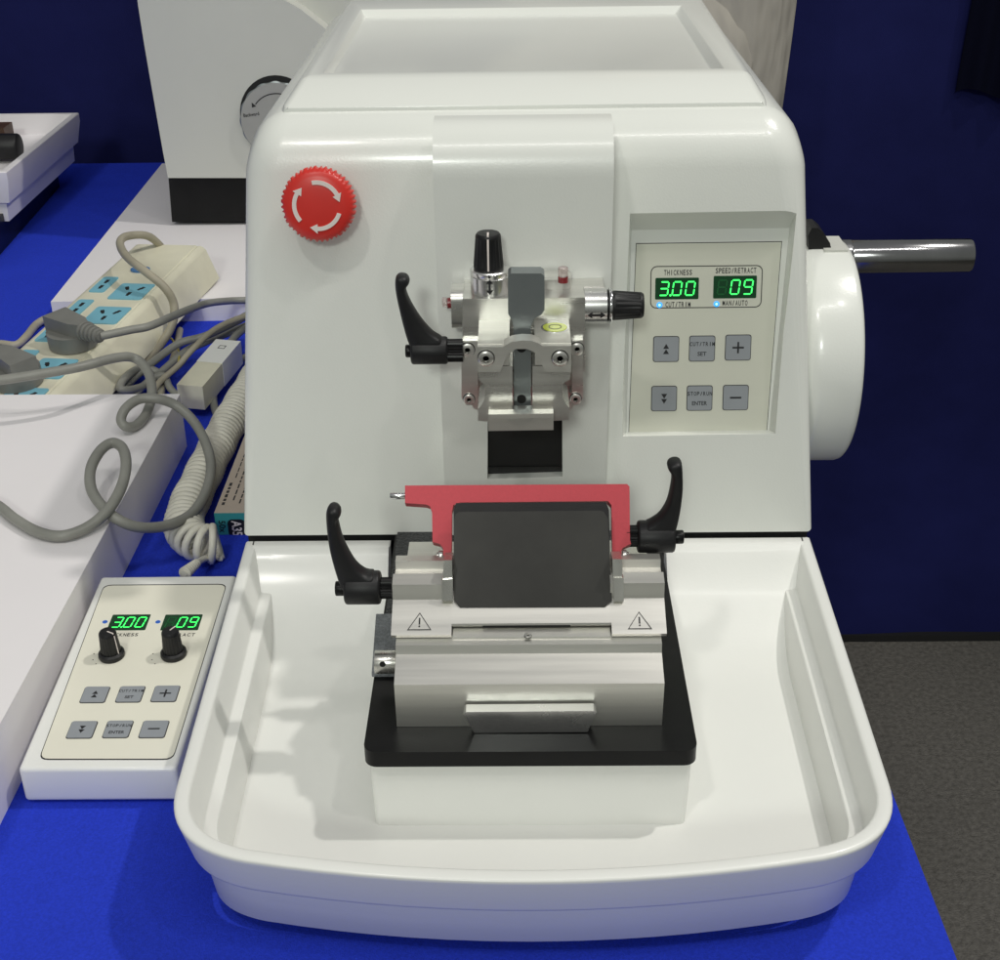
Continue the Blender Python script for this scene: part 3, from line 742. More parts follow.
for cx, cy in ((419.5, 622), (639.5, 621)):
    u, v = tf.uv(cx, cy); mb = MB(); a = .52; hh = .40
    tri = lambda k: [(u-a*k, v-hh*k*.98), (u+a*k, v-hh*k*.98), (u, v+hh*k*1.15)]
    ring(mb, tri(1), [(u+(p[0]-u)*.89, v+(p[1]-v)*.89-.005) for p in tri(1)], .004, .012, tf, INK)
    mb.prism([(u-.035, v-.12), (u+.035, v-.12), (u+.03, v+.2), (u-.03, v+.2)], .004, .012, tf, INK)
    mb.prism(circ(u, v-.21, .038, 10), .004, .012, tf, INK)
    mb.build('warning_symbol', us, smooth=0)
# front catch
mb = MB(); cf = Frame((0, -16.78, .0), (1, 0, 0), (0, -.12, 1))
pts = pxpoly(cf, [(474.5, 733), (587.5, 732), (596.5, 712.5), (594, 711), (466, 712), (463.5, 714)])
mb.prism(pts, -.45, 0, cf, SATINC, .09, 3)
yg = XZ(-16.42); g = pxpoly(yg, [(494, 712.4), (567, 711.5)]); mb.box((g[0][0], g[0][1]-.02, -.05), (g[1][0], g[0][1]+.05, -.005), SHADOWGAP, fr=yg)
mb.build('catch_plate', bh)
# rod sticking out to the left
mb = MB(); ra = oy(375, 662, -13.35); rb_ = oy(393, 661.5, -13.35)
mb.cyl((ra.x, ra.y, ra.z), (rb_.x+.3, ra.y, ra.z), .52, MILL, 36, .03)
fr = XZ(ra.y-.525); u, v = fr.uv(382.5, 664.5); mb.prism(circ(u, v, .13, 14), -.05, .012, fr, SHADOWGAP)
mb.build('lock_rod', bh)
# pressure plate, leaning back at 45 degrees
pp = Frame((0, -13.4, 4.22), (1, 0, 0), (0, 1, 1))
mb = MB()
pts = [(454, 602), (460, 609), (605, 608.5), (612, 602), (611, 575), (608, 520), (604, 513.5), (600, 512), (459, 513.5), (455.5, 516), (454, 522)]
pts = [(p[0], p[1]-1.5) for p in pts]
mb.prism(pxpoly(pp, pts), -.28, 0, pp, PLATE, .04)
pk = Frame(pp(0, 0, -.3), pp.u, pp.v)
mb.prism(pxpoly(pk, [(454, 600), (611, 600), (609, 510), (606, 502), (456, 503), (453.5, 510)]), -.25, 0, pk, BLACKM, .03)
mb.build('pressure_plate', bh)
# finger guard
gf = Frame((0, -10.75, 4.98), (1, 0, 0), (0, 1, 1))
mb = MB()
pts = [(405, 485.5), (627, 484), (629.5, 486.5), (630, 540), (631, 544), (628, 545), (622.5, 548), (621.5, 551), (621.5, 556), (612.5, 557.5), (611.5, 505), (608, 501), (460, 502.5), (453.5, 505), (452, 511), (451.5, 557.5), (443.5, 558), (443, 548), (440, 544), (432.5, 542), (432, 512), (430, 506), (426, 504.5), (405, 503)]
mb.prism(pxpoly(gf, pts), -.55, 0, gf, RED, .05)
fg = mb.build('finger_guard', bh)
mb = MB(); q0 = hit(390, 496, gf(0, 0, -.28), gf.n); q1 = hit(405, 495.7, gf(0, 0, -.28), gf.n)
mb.cyl(q0, q1+(q1-q0)*.3, .155, CHROME, 20, .03); mb.build('guard_pin', fg)
# side cheeks and guard screws
ck = Frame((0, -13.02, 4.95), (1, 0, 0), (0, .3, 1))
for pts in ([(443.5, 560), (452, 560), (452.5, 597), (442.5, 597), (443, 578)], [(612.5, 559), (622, 559), (622.5, 590), (623, 599), (613.5, 599)]):
    mb = MB(); mb.prism(pxpoly(ck, pts), -1.3, .02, ck, MILL, .05)
    lo = pts[-2:] 
    sp = [(p[0], p[1]) for p in ([(442, 579), (453, 578), (453, 600), (442, 600)] if pts[0][0] < 500 else [(613.5, 577), (623.5, 577), (623.5, 600.5), (613.5, 600.5)])]
    mb.prism(pxpoly(ck, sp), -1.0, .14, ck, MILL, .05); mb.build('side_cheek', bh)
for px, py, s_ in ((443.5, 556.5, -1), (622, 556, 1)):
    p = hit(px, py, gf(0, 0, -.2), gf.n); mb = MB()
    mb.cyl(p, p+V((s_*.22, 0, 0)), .27, STEEL, 24, .05); mb.cyl(p+V((s_*.22, 0, 0)), p+V((s_*.3, 0, 0)), .2, MILL, 24, .03); mb.build('guard_screw', bh)
lv, sub = lever('clamp_lever', bh, -12.2, (345, 381, 587.5, 14.5), (335.5, 346, 588.5, 7.5),
   [(326.3, 516), (327.3, 508.5), (331, 505.2), (336.5, 505.8), (340.6, 509.5), (341, 514), (338.3, 518.5), (339.5, 526), (343, 539), (349, 552), (357, 564.5), (366, 571.5), (374, 573), (376, 580), (372, 590), (360, 596), (349, 595), (344, 588), (340.5, 583), (336, 570), (331, 552), (328, 535)], (381, 392.5, 588, 10.5))
sub.build('lever_bolt', bh)
lv, sub = lever('clamp_lever', bh, -9.6, (637, 674.5, 536.5, 14.2), (674, 683.5, 537, 7),
   [(667, 464.5), (669.5, 461), (675, 459.3), (680, 460.3), (682, 465), (682.7, 487.5), (680, 510), (676.3, 526), (672, 536), (660, 544), (648, 542), (644, 532), (645, 524), (651, 520.5), (659, 514.5), (666.3, 502.5), (670, 487.5), (671.3, 474.5), (668.3, 469)], (626, 637, 536, 10.5))
sub.build('lever_bolt', bh)

# ================================================================== REMOTE CONTROL
rc = thing('remote_control_box', 'white desktop keypad box with two black knobs and green digits', 'control box', (-19.8, -7, TZ))
zf_, zb_ = -3.55, -2.75
FL, FRr, BLk, BRk = oz(17.5, 769, zf_), oz(176, 768, zf_), oz(95, 576, zb_), oz(237, 574.5, zb_)
BLk.x, FL.x = FL.x-.15, FL.x
b = bmesh.new()
L1 = [b.verts.new(p) for p in (FL, FRr, BRk, BLk)]; L0 = [b.verts.new((p.x*1.0, p.y, TZ+.12)) for p in (FL, FRr, BRk, BLk)]
b.faces.new(L1); b.faces.new(L0[::-1])
for i in range(4): b.faces.new((L0[i], L0[(i+1) % 4], L1[(i+1) % 4], L1[i]))
bmesh.ops.bevel(b, geom=b.edges[:], offset=.22, segments=4, affect='EDGES', profile=.5)
mb = MB(); mb.bm(b, WHITE2); mb.build('enclosure', rc)
cfm = Frame(FL, FRr-FL, BLk-FL)
mb = MB()
q4 = pxpoly(cfm, [(38.5, 760), (173, 760), (227, 584), (104, 585)])
def rquad(q, r, n=4):
    out = []
    for i in range(4):
        p = V(q[i]); a = (V(q[i-1])-p).normalized(); c = (V(q[(i+1) % 4])-p).normalized()
        for k in range(n+1):
            t = k/n; out.append(tuple(p+a*r*(1-t)**2+c*r*t*t))
    return out
oq = rquad(q4, .45); cc = V((sum(p[0] for p in q4)/4, sum(p[1] for p in q4)/4))
iq = [tuple(V(p)+(cc-V(p)).normalized()*.075) for p in oq]
ring(mb, oq, iq, -.02, .014, cfm, INK)
mb.prism(iq, -.02, .012, cfm, CREAM)
fp = mb.build('face_panel', rc, smooth=0)
mb = MB()
for t, p, w in (('THICKNESS', (121, 635), 34), ('RETRACT', (180, 635), 30)):
    u, v = cfm.uv(*p); w_ = cfm.uv(p[0]+w, p[1])[0]-u; mb.text(t, cfm, u, v, INK, w=w_, hgt=.26, h=.017, mono=True)
for kx_, ky_ in ((96, 657), (155, 657)):
    for dx_, dy_ in ((-3, 4), (-2, -2), (0, 8)):
        u, v = cfm.uv(kx_+dx_, ky_+dy_-1); mb.prism(circ(u, v, .035, 8), .01, .016, cfm, INK)
mb.build('lettering', fp, smooth=0)
cff = Frame(cfm(0, 0, .012), cfm.u, cfm.v)
display(cff, ((106.5, 630.5), (151, 614.5)), ['3', '0', '0'], True, fp, False)
display(cff, ((160, 630.5), (203, 614.5)), ['', '0', '9'], False, fp, False)
for p in ((105, 622), (158, 622)):
    u, v = cff.uv(*p); mb = MB(); mb.prism(circ(u, v, .13), -.01, .02, cff, BLUEDIM); mb.build('indicator_light', fp, smooth=0)
keys(cff, [[(95, 695), (130.5, 694.5), (165.5, 694)], [(82, 730), (118, 729.5), (154, 729.5)]], fp, 1.25, 1.22)
for (bx, by), (tx_, ty), ln in (((112, 656), (104.5, 635), (.85, -.45, 0)), ((174, 655), (170.5, 633), (.5, .8, 0))):
    u, v = cff.uv(bx, by); p0 = cff(u, v, 0); 
    mb = MB(); knob(mb, p0, p0+cff.n*1.55, .52, .44, ln, base=.66); mb.build('knob', rc)

# ================================================================== COILED CABLE
cc_ = thing('coiled_cable', 'ivory coiled cable lying between plinth and microtome, plugged into keypad box', 'cable', (-20, 12, TZ))
ctr = TZ+1.35
path_ = catmull([oz(258, 375, ctr), oz(232, 418, ctr), oz(214, 452, ctr), oz(199, 483, ctr), oz(188, 507, ctr), oz(184, 523, ctr), oz(187, 534, ctr), oz(196, 541.5, ctr), oz(209, 544, ctr), oz(219, 543, ctr)], 60)
LL = [0]
for i in range(1, len(path_)): LL.append(LL[-1]+(path_[i]-path_[i-1]).length)
tot = LL[-1]; pitch = .50; turns = int(tot/pitch); ns = turns*16-4; hel = []; j = 0
for k in range(ns+1):
    s_ = tot*k/ns
    while j < len(LL)-2 and LL[j+1] < s_: j += 1
    t = (s_-LL[j])/max(1e-6, LL[j+1]-LL[j]); p = path_[j].lerp(path_[j+1], t)
    T = (path_[min(j+3, len(path_)-1)]-path_[max(j-3, 0)]).normalized(); side = T.cross(V((0, 0, 1))).normalized(); up_ = side.cross(T)
    a = 2*math.pi*k/16; R_ = 1.0
    R_ *= 1+.04*math.sin(s_*1.7)
    hel.append(p+side*R_*math.cos(a)+up_*R_*math.sin(a))
mb = MB(); mb.tube(hel, .235, COIL, 8, 0); mb.build('coil', cc_, smooth=60)
mb = MB(); mb.tube([hel[-2], hel[-1], oz(213, 556, TZ+.45), oz(204, 559, TZ+1.0), oz(194, 565, TZ+1.6)], .2, COIL, 10, 6); mb.build('lead', cc_)
mb = MB(); e0 = oz(197, 563, TZ+1.55); e1 = oz(184, 574, TZ+1.75)
for k in range(7):
    a = e0.lerp(e1, k/7); c = e0.lerp(e1, (k+.72)/7); mb.cyl(a, c, .27+.018*k, COIL, 20, .04)
mb.cyl(e0, e1, .19, COIL, 16); mb.build('strain_relief', cc_)

# ================================================================== PLINTHS
def plinth(label, outl, z1, grp, o):
    mb = MB(); mb.prism(outl, TZ, z1, XY(0), BOX, .09, 3)
    return tag(mb.build('display_plinth', origin=o), label, 'plinth', grp)
plinth('white box plinth in front, with grey cable loops lying on top', [(-60, -30), (-24.05, -30), (-23.75, 0), (-23.55, 22.0), (-60, 22.4)], -1.6, 'white box plinths', (-40, 0, TZ))
plinth('white box plinth behind the power strip, under the grey machine', [(-39.9, 45.6), (-5, 46.6), (-5, 108*.9), (-40.6, 90)], -3.6, 'white box plinths', (-25, 70, TZ))

# ================================================================== BLADE CARTON
ca = thing('blade_carton', 'small teal and beige carton marked A35 beside the white microtome', 'carton', (-17, 15, TZ))
cx0 = oz(214, 513, -4.05).x; cy0 = oz(214, 513, -4.05).y
mb = MB(); mb.box((cx0, cy0, TZ+.01), (-15.15, cy0+13, -4.05), CARTON, .04)
fr = XY(-4.05)
for k, (u, v0, L_, w) in enumerate(((.35, 1.0, 3.0, .3), (.5, 4.6, 5.5, .12), (.9, 1.6, 7.0, .16), (1.35, 1.2, 8.5, .16), (1.8, 2.2, 5.5, .4), (2.4, 2.0, 8, .18), (2.8, 2.0, 6, .18))):
    y_ = 0
    while y_ < L_:                      # lines of print too small to read
        d_ = random.uniform(.25, .7); mb.prism([(cx0+u-w*.3, cy0+v0+y_), (cx0+u+w*.3, cy0+v0+y_), (cx0+u+w*.3, cy0+v0+y_+d_), (cx0+u-w*.3, cy0+v0+y_+d_)], -.01, .006, fr, INK); y_ += d_+.16
mb.build('carton_body', ca, smooth=0)
mb = MB(); fr = XZ(cy0-.004)
mb.box((cx0+.0, TZ+.02, -.0), (-15.15, -4.06, .012), TEAL, fr=fr)
u, v = fr.uv(237, 528); 
mb.prism(rrect(u-.55, v-.62, u+.55, v+.62, .3), 0, .02, fr, INK)
mb.text('A35', fr, u, v, MARKW, w=1.05, hgt=.62, h=.026, rot=-math.pi/2)
u, v = fr.uv(222.5, 526.5); mb.text('50x', fr, u, v, INK, w=.85, hgt=.42, h=.018, rot=-math.pi/2)
mb.build('end_panel', ca, smooth=0)

# ================================================================== POWER STRIP
far, near = -.5, -2.3
TL, TR = oz(135, 244, far), oz(188, 258, far); NL = oz(20, 347, -1.75)
psf = Frame(TL, NL-TL, TL-TR)   # u runs down the strip, v to the left, n up
if psf.n.z < 0: psf = Frame(TL, NL-TL, TR-TL)
Wd = abs((TR-TL).dot(psf.v)); Ln = 44
flip = psf.v.dot(TR-TL) > 0
ps = thing('power_strip', 'ivory power strip with light blue sockets leaning on the rear plinth', 'power strip', (-36, 40, TZ))
def vv_(t): return t*Wd*(1 if flip else -1)
mb = MB()
cs = Frame(psf.o, psf.v, psf.n)
csp = [(vv_(-.10), -3.0), (vv_(-.02), -.3), (vv_(.02), -.06), (vv_(.08), 0), (vv_(.93), 0), (vv_(.94), -.07), (vv_(.965), -.07), (vv_(.975), -.02), (vv_(1.03), -.12), (vv_(1.07), -.4), (vv_(1.2), -3.0)]
sg = 1 if cs.n.dot(psf.u) > 0 else -1
mb.prism(csp, min(0, sg*Ln), max(0, sg*Ln), cs, STRIPP, .12, 3)
psb = mb.build('strip_body', ps, smooth=40)
def pxs(p): return psf.uv(*p)
def socket(cu, cv, lu, lv_, three):
    mb = MB(); mb.prism(rrect(cu-lu/2, cv-lv_/2, cu+lu/2, cv+lv_/2, .25), -.02, .07, psf, SOCK, .04)
    def hole(a, b, w, l, r=0):
        c, q = math.cos(r), math.sin(r); pts = [(-l, -w), (l, -w*.7), (l, w*.7), (-l, w)]
        mb.prism([(cu+a+x*c-y*q, cv+b+x*q+y*c) for x, y in pts], .05, .078, psf, SHADOWGAP); mb.prism(circ(cu+a, cv+b, w*1.15, 10), .05, .077, psf, SHADOWGAP)
    if three:
        hole(-.55*1, -.6, .16, .36, .5); hole(-.55, .6, .16, .36, -.5); hole(.55, 0, .16, .36)
    else:
        hole(0.0-.55, 0, .16, .36); hole(.55, 0, .16, .36)
    mb.build('socket', ps, smooth=0)
l1 = pxs((104, 285)); r1 = pxs((131.5, 292)); l2 = pxs((80, 307)); r2 = pxs((106.5, 317)); st = ((l2[0]-l1[0])+(r2[0]-r1[0]))/2
for k in range(5):
    socket(l1[0]+st*k, l1[1], 3.1, 1.35, False); socket(r1[0]+st*k, r1[1], 3.1, 2.9, True)
u, v = pxs((140.5, 270.5)); mb = MB(); mb.prism([(u+.55*math.cos(a), v+.85*math.sin(a)) for a in [2*math.pi*k/24 for k in range(24)]], -.02, .16, psf, SWITCH, .06); mb.build('rocker_switch', ps)
mb = MB(); zc = -3.0
mb.tube([psf(.2, vv_(.45), -1.6), psf(-.9, vv_(.4), -1.4), oz(150, 237, .6), oz(128, 236, 1.2), oz(120, 243, 1.4), oz(127, 257, 1.3), oz(146, 272, .9), oz(165, 288, -.2), oz(174, 305, -1.6), oz(172, 325, -3.0), oz(160, 345, -4.2), oz(138, 368, -4.8), oz(110, 392, -5.1), oz(90, 405, -5.1)], .34, CABLEB, 12, 8)
mb.build('supply_cord', ps, smooth=60)

# plugs
def plug(name, label, base_px, ang, cable_dir_px):
    u, v = pxs(base_px); o = psf.at(u, v, .08); f2 = o.turned(ang)
    t = thing(name, label, 'plug', f2.o, 'grey plugs in the power strip')
    mb = MB()
    oct_ = [(1.9*math.cos(a)*(1 if abs(math.cos(a)) < .99 else 1), 1.75*math.sin(a)) for a in [2*math.pi*k/28 for k in range(28)]]
    mb.prism(oct_, 0, 1.15, f2, PLUG, .16, 3)
    mb.prism([(-1.75, -1.0), (1.2, -.75), (1.9, -.45), (1.9, .45), (1.2, .75), (-1.75, 1.0)], 1.0, 2.2, f2, PLUG, .25, 3)
    mb.build('plug_body', t, smooth=40)
    mb = MB()
    for k in range(5):
        a = f2(1.9+.42*k, 0, 1.6+.02*k); c = f2(2.2+.42*k, 0, 1.6+.02*k); mb.cyl(a, c, .74-.05*k, PLUG, 18, .06)
    mb.cyl(f2(1.8, 0, 1.6), f2(4.1, 0, 1.7), .36, PLUG, 14); mb.build('strain_relief', t)
    return f2(4.0, 0, 1.7), t
ru = hit(120, 331, psf(0, 0, 2.3), psf.n)
pb = pxs((74, 338)); d_ = V(((ru-psf.o).dot(psf.u)-pb[0], (ru-psf.o).dot(psf.v)-pb[1])); a1 = math.atan2(d_.y, d_.x)
tip, p1 = plug('mains_plug', 'grey plug in the power strip with its ribbed cord sleeve pointing right', (74, 345), a1, None)
tip2, p2 = plug('mains_plug', 'grey plug in the power strip at the picture\'s left edge', (18, 383), a1+math.pi*.98, None)
def cable(label, pts, r, m, parent_origin, grp='loose grey cables', name='power_cable', k=8):
    mb = MB(); mb.tube(pts, r, m, 12, k)
    return tag(mb.build(name, smooth=60, origin=parent_origin), label, 'cable', grp)
mb = MB(); mb.tube([tip, oz(130, 330, tip.z+.1), oz(150, 326, tip.z), oz(178, 314, -.2), oz(205, 304, -1.4), oz(228, 301, -2.8), oz(250, 300, -3.2), oz(275, 296, -3.2)], .3, CABLE, 12, 8)
mb.build('cord', p1, smooth=60)

P = -1.6
cable('grey cable curling in two loops across the front white plinth', [oz(-25, 382, P+3.0), oz(0, 380, P+3.2), oz(40, 374, P+3.4), oz(80, 367, P+3.4), oz(115, 358, P+3.1), oz(134, 358, P+2.6), oz(147, 370, P+2.0), oz(152, 390, P+1.2), oz(148, 410, P+.5), oz(138, 424, P+.36), oz(127, 427, P+.6), oz(121, 420, P+1.0), oz(126, 408, P+1.5), oz(140, 399, P+1.7), oz(158, 399, P+1.6), oz(177, 406, P+1.0), oz(194, 422, P+.2), oz(206, 444, P-.6), oz(211, 468, P-1.2), oz(205, 494, P-1.6), oz(190, 515, P-1.6), oz(165, 526, P-1.2), oz(138, 527, P-.4), oz(117, 519, P+.3), oz(101, 505, P+.7), oz(91, 488, P+1.2), oz(91, 468, P+1.8), oz(101, 450, P+2.2), oz(113, 443, P+2.3), oz(123, 449, P+2.2), oz(126, 466, P+1.9), oz(121, 488, P+1.4), oz(108, 510, P+.9), oz(88, 527, P+.5), oz(62, 536, P+.36), oz(38, 532, P+.36), oz(15, 519, P+.36), oz(-5, 504, P+.36), oz(-40, 490, P+.36)], .32, CABLE, (-32, 5, P))
cable('grey cable running from beside the adapter down behind the coil', [oz(255, 322, -3.4), oz(238, 334, -3.2), oz(226, 350, -3.3), oz(217, 374, -4.0), (oz(213, 398, -4.9)), oz(220, 420, -5.2), oz(234, 428, -5.25), oz(255, 428, -5.25)], .3, CABLE, (-20, 35, TZ))
cable('upper grey cable of the tangle right of the power strip', [oz(262, 306, -2.6), oz(235, 322, -2.6), oz(205, 336, -3.0), oz(180, 343, -3.4), oz(158, 358, -4.0), oz(136, 376, -4.6), oz(115, 396, -5.2), oz(95, 410, -5.25)], .31, CABLE, (-28, 35, TZ))
cable('middle grey cable of the tangle right of the power strip', [oz(265, 318, -3.6), oz(236, 330, -3.6), oz(205, 342, -3.9), oz(185, 352, -4.2), oz(165, 369, -4.7), oz(148, 384, -5.0), oz(130, 390, -4.6), oz(120, 388, -4.3), oz(126, 377, -4.1), oz(142, 368, -4.3), oz(160, 375, -4.9), oz(158, 395, -5.2)], .31, CABLE, (-28, 33, TZ))
cable('grey cable passing under the white adapter beside the coil', [oz(258, 352, -4.9), oz(236, 362, -5.0), oz(214, 380, -5.2), oz(196, 396, -5.25), oz(182, 398, -5.1), oz(170, 388, -4.9), oz(164, 376, -4.7), oz(150, 380, -4.8), oz(132, 398, -5.2)], .27, CABLE, (-27, 30, TZ))
cable('pale cable arching over the tangle right of the power strip', [oz(266, 312, -1.9), oz(240, 318, -1.9), oz(214, 330, -2.2), oz(192, 350, -3.0), oz(178, 366, -3.9), oz(160, 382, -4.6), oz(150, 398, -5.0)], .24, CABLEB, (-27, 36, TZ))
cable('beige cable lowest in the tangle right of the power strip', [oz(180, 330, -5.2), oz(176, 350, -5.2), oz(168, 372, -5.2), oz(162, 388, -5.2), oz(160, 405, -5.25)], .28, CABLEB, (-27, 36, TZ))
cable('short grey cord beside the left edge of the power strip', [oz(-20, 346, -5.2), oz(0, 344, -5.2), oz(16, 345, -5.2), oz(26, 337, -5.2), oz(36, 325, -5.2), oz(48, 318, -5.1), oz(62, 316, -5.2)], .33, CABLEB, (-42, 38, TZ))
cable('thin yellow wire behind the white adapter', [oz(168, 336, -4.6), oz(174, 342, -4.3), oz(179, 352, -4.2), oz(178, 364, -4.4), oz(172, 374, -5.0)], .09, YWIRE, (-27, 38, TZ), 'yellow wires')
# white inline adapter
ad = thing('cable_adapter', 'small white cable adapter box lying between power strip and coiled cable', 'adapter', oz(205, 375, -4.5))
af = Frame(oz(216, 339, -2.6), oz(179, 381, -2.9)-oz(216, 339, -2.6), oz(235, 348, -2.7)-oz(216, 339, -2.6))
if af.n.z < 0: af = Frame(oz(216, 339, -2.6), oz(179, 381, -2.9)-oz(216, 339, -2.6), oz(216, 339, -2.6)-oz(235, 348, -2.7)); 
LA = (oz(178, 384, -2.9)-af.o).length; wv = (oz(235, 348, -2.7)-af.o).dot(af.v)
mb = MB(); lo_, hi_ = sorted((0, wv)); mb.box((0, lo_, -1.9), (LA*.5, hi_, 0), WHITE2, .14, 3, fr=af); mb.box((LA*.505, lo_+.02, -1.88), (LA, hi_-.02, -.03), STRIPP, .14, 3, fr=af)
sx = LA*.13; ring(mb, [(sx, wv*.35), (sx+.55, wv*.35), (sx+.55, wv*.62), (sx, wv*.62)], [(sx+.08, wv*.38), (sx+.47, wv*.38), (sx+.47, wv*.59), (sx+.08, wv*.59)], -.01, .008, af, INK)
mb.build('adapter_case', ad)


# ================================================================== REAR MACHINE
rm = thing('rear_machine', 'grey white cabinet machine with black foot on the rear plinth', 'machine', (-24, 80, -3.6))
RY = 66.5; fr = XZ(RY)
mb = MB(); x_l = fr.uv(168, 178)[0]
pts = pxpoly(fr, [(168, 178), (163, 152), (156, 112), (149.5, 75), (143.5, 40), (138, 5), (133, -40), (130, -75), (200, -85), (262, -20), (278, -4), (300, 9), (322, 26), (345, 47), (366, 72), (384, 100), (396, 130), (402, 178)])
mb.prism(pts, -26, 0, fr, REARW, .8, 5)
mb.build('cabinet', rm, smooth=40)
mb = MB(); fr2 = XZ(RY+2.2)
mb.prism(pxpoly(fr2, [(200, 178), (200, -90), (423, -90), (424, 10), (425, 178)]), -26, 0, fr2, REARW, .5, 4); mb.build('rear_cover', rm, smooth=40)
mb = MB(); zfoot = oy(168, 179, RY).z; xr_ = fr.uv(395, 200)[0]
mb.prism(pxpoly(XZ(RY+.1), [(168.5, 178.5), (400, 178.5), (398, 222), (172, 222)]), -25, 0, XZ(RY+.1), BLACKM, .1)
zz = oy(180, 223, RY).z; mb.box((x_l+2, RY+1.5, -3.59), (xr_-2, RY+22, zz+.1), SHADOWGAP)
mb.build('foot_block', rm)
fk = XZ(RY-.02); u, v = fk.uv(279, 120)
mb = MB(); mb.prism([(u+3.62*math.cos(a)-.02, v+3.72*math.sin(a)+.42) for a in [2*math.pi*k/40 for k in range(40)]], -.3, .012, fk, SHADOWGAP)
def scal(a): return 3.62+.05*math.cos(a*16)
kf = fk.at(u, v, 0)
mb.lathe([(3.4, -.1), (scal, .1), (scal, .3), (3.52, .38)], kf, GREYAN, 132); mb.prism(circ(0, 0, 3.52, 60), .36, .42, kf, DIALF)
dk = mb.build('dial', rm, smooth=40)
mb = MB(); arc = [(2.6*math.cos(a), 2.6*math.sin(a)) for a in [math.radians(70+72*k/14) for k in range(15)]]; arci = [(p[0]*.96, p[1]*.96) for p in arc]
mb.prism(arc+arci[::-1], 0.41, .432, kf, INK); e = arc[-1]; mb.prism([(e[0]-.32, e[1]-.32), (e[0]+.1, e[1]-.22), (e[0]-.3, e[1]+.16)], 0.41, .432, kf, INK)
u2, v2 = kf.uv(252, 113.5); mb.text('Backward', kf, u2, v2, INK, w=1.5, hgt=.33, h=.432, rot=.12); mb.build('dial_print', dk, smooth=0)

# ================================================================== NEIGHBOUR TRAY (far left)
nt_ = thing('neighbour_waste_tray', 'white waste tray on a black base at the far left of the blue table', 'tray', (-60, 78, TZ))
mb = MB(); x1 = -49.5; y0, y1 = 66.3, 91; z1 = 2.0
o = [(-80, y0), (x1, y0), (x1, y1), (-80, y1)]
def inset(q, d): return [(q[0][0], q[0][1]+d), (q[1][0]-d, q[1][1]+d), (q[2][0]-d, q[2][1]-d), (q[3][0], q[3][1]-d)]
lv_s = [(1.0, -3.2), (.9, -1.3), (.45, -1.2), (.0, .9+.2), (0, z1-.1), (.1, z1), (.6, z1), (.8, -.2), (1.6, -.3)]
vs = []; fs = []
for d, z in lv_s: vs += [(p[0], p[1], z) for p in inset(o, d)]
for i in range(len(lv_s)-1):
    for k in range(3): fs.append((i*4+k, i*4+k+1, i*4+k+5, i*4+k+4))
fs.append([(len(lv_s)-1)*4+k for k in range(4)])
mb.raw(vs, fs, BOX); mb.build('tray_body', nt_, smooth=25)
mb = MB(); mb.prism([(-80, y0-6), (-50.6, y0-6), (-52, y1-3), (-80, y1-3)], TZ, -2.4, XY(0), BLACKM, .3, 3); mb.build('base_block', nt_)
mb = MB(); p0 = oz(-30, 147, 1.3); p1 = oz(22, 145, 1.3); mb.cyl(p0, V((p1.x, p0.y, p0.z)), 1.35, BLACKP, 30, .3)
tag(mb.build('black_roller', origin=p0), 'black round roller lying in the far left white tray', 'roller')
mb = MB(); a = oz(8, 130, 1.5); mb.box((a.x-12, a.y-1.2, -.2), (a.x, a.y+1.6, 2.0), BROWN, .2, 3)
tag(mb.build('brown_block', origin=a), 'dark brown block behind the black roller in the white tray', 'block')

# ================================================================== PERSON BEHIND
def skin_obj(name, verts, edges, radii, m, parent, root=0, sub=2):
    me = bpy.data.meshes.new(name); me.from_pydata([V(v)*S-root_loc(parent) for v in verts], edges, []); ob = bpy.data.objects.new(name, me); COL.objects.link(ob); ob.parent = parent
    ob.modifiers.new('skin', 'SKIN'); sv = me.skin_vertices[0].data
    for i, r in enumerate(radii):
        rr = r if isinstance(r, tuple) else (r, r); sv[i].radius = (rr[0]*S, rr[1]*S); sv[i].use_root = (i == root)
    sm = ob.modifiers.new('sub', 'SUBSURF'); sm.levels = sub; sm.render_levels = sub
    bpy.context.view_layer.update()
    m2 = bpy.data.meshes.new_from_object(ob.evaluated_get(bpy.context.evaluated_depsgraph_get())); ob.modifiers.clear(); ob.data = m2
    m2.materials.clear(); m2.materials.append(m); m2.shade_smooth(); return ob
pe = thing('person', 'standing person in light beige clothes behind the white microtome', 'person', (24, 88, -80))
X, Y0, Z0 = 17.6, 86.5, -80
hip = (X, Y0, Z0+92)
bodyv = [hip, (X-1, Y0+1, Z0+112), (X-1.5, Y0+2, Z0+132), (X-1.5, Y0+2, Z0+143), (X-2, Y0+1, Z0+150), (X-3, Y0, Z0+158), (X-3, Y0, Z0+166),
         (X-1, Y0-15, Z0+136), (X-10, Y0-14, Z0+112), (X-20, Y0-6, Z0+97), (X-25, Y0-3, Z0+94), (X, Y0+19, Z0+136), (X-6, Y0+20, Z0+112), (X-20, Y0+12, Z0+100), (X-25, Y0+9, Z0+97),
         (X, Y0-5, Z0+50), (X+1, Y0-6, Z0+8), (X-12, Y0-6, Z0+3), (X, Y0+9, Z0+50), (X+2, Y0+10, Z0+8), (X-11, Y0+10, Z0+3)]
ee = [(0, 1), (1, 2), (2, 3), (3, 4), (4, 5), (5, 6), (3, 7), (7, 8), (8, 9), (9, 10), (3, 11), (11, 12), (12, 13), (13, 14), (0, 15), (15, 16), (16, 17), (0, 18), (18, 19), (19, 20)]
rad = [6, 6, 7, 6, 5, 8, 7.5, 5.5, 4, 3, 3.2, 5.5, 4, 3, 3.2, 6, 4, 3.6, 6, 4, 3.6]
skin_obj('body', bodyv, ee, rad, SKIN, pe)
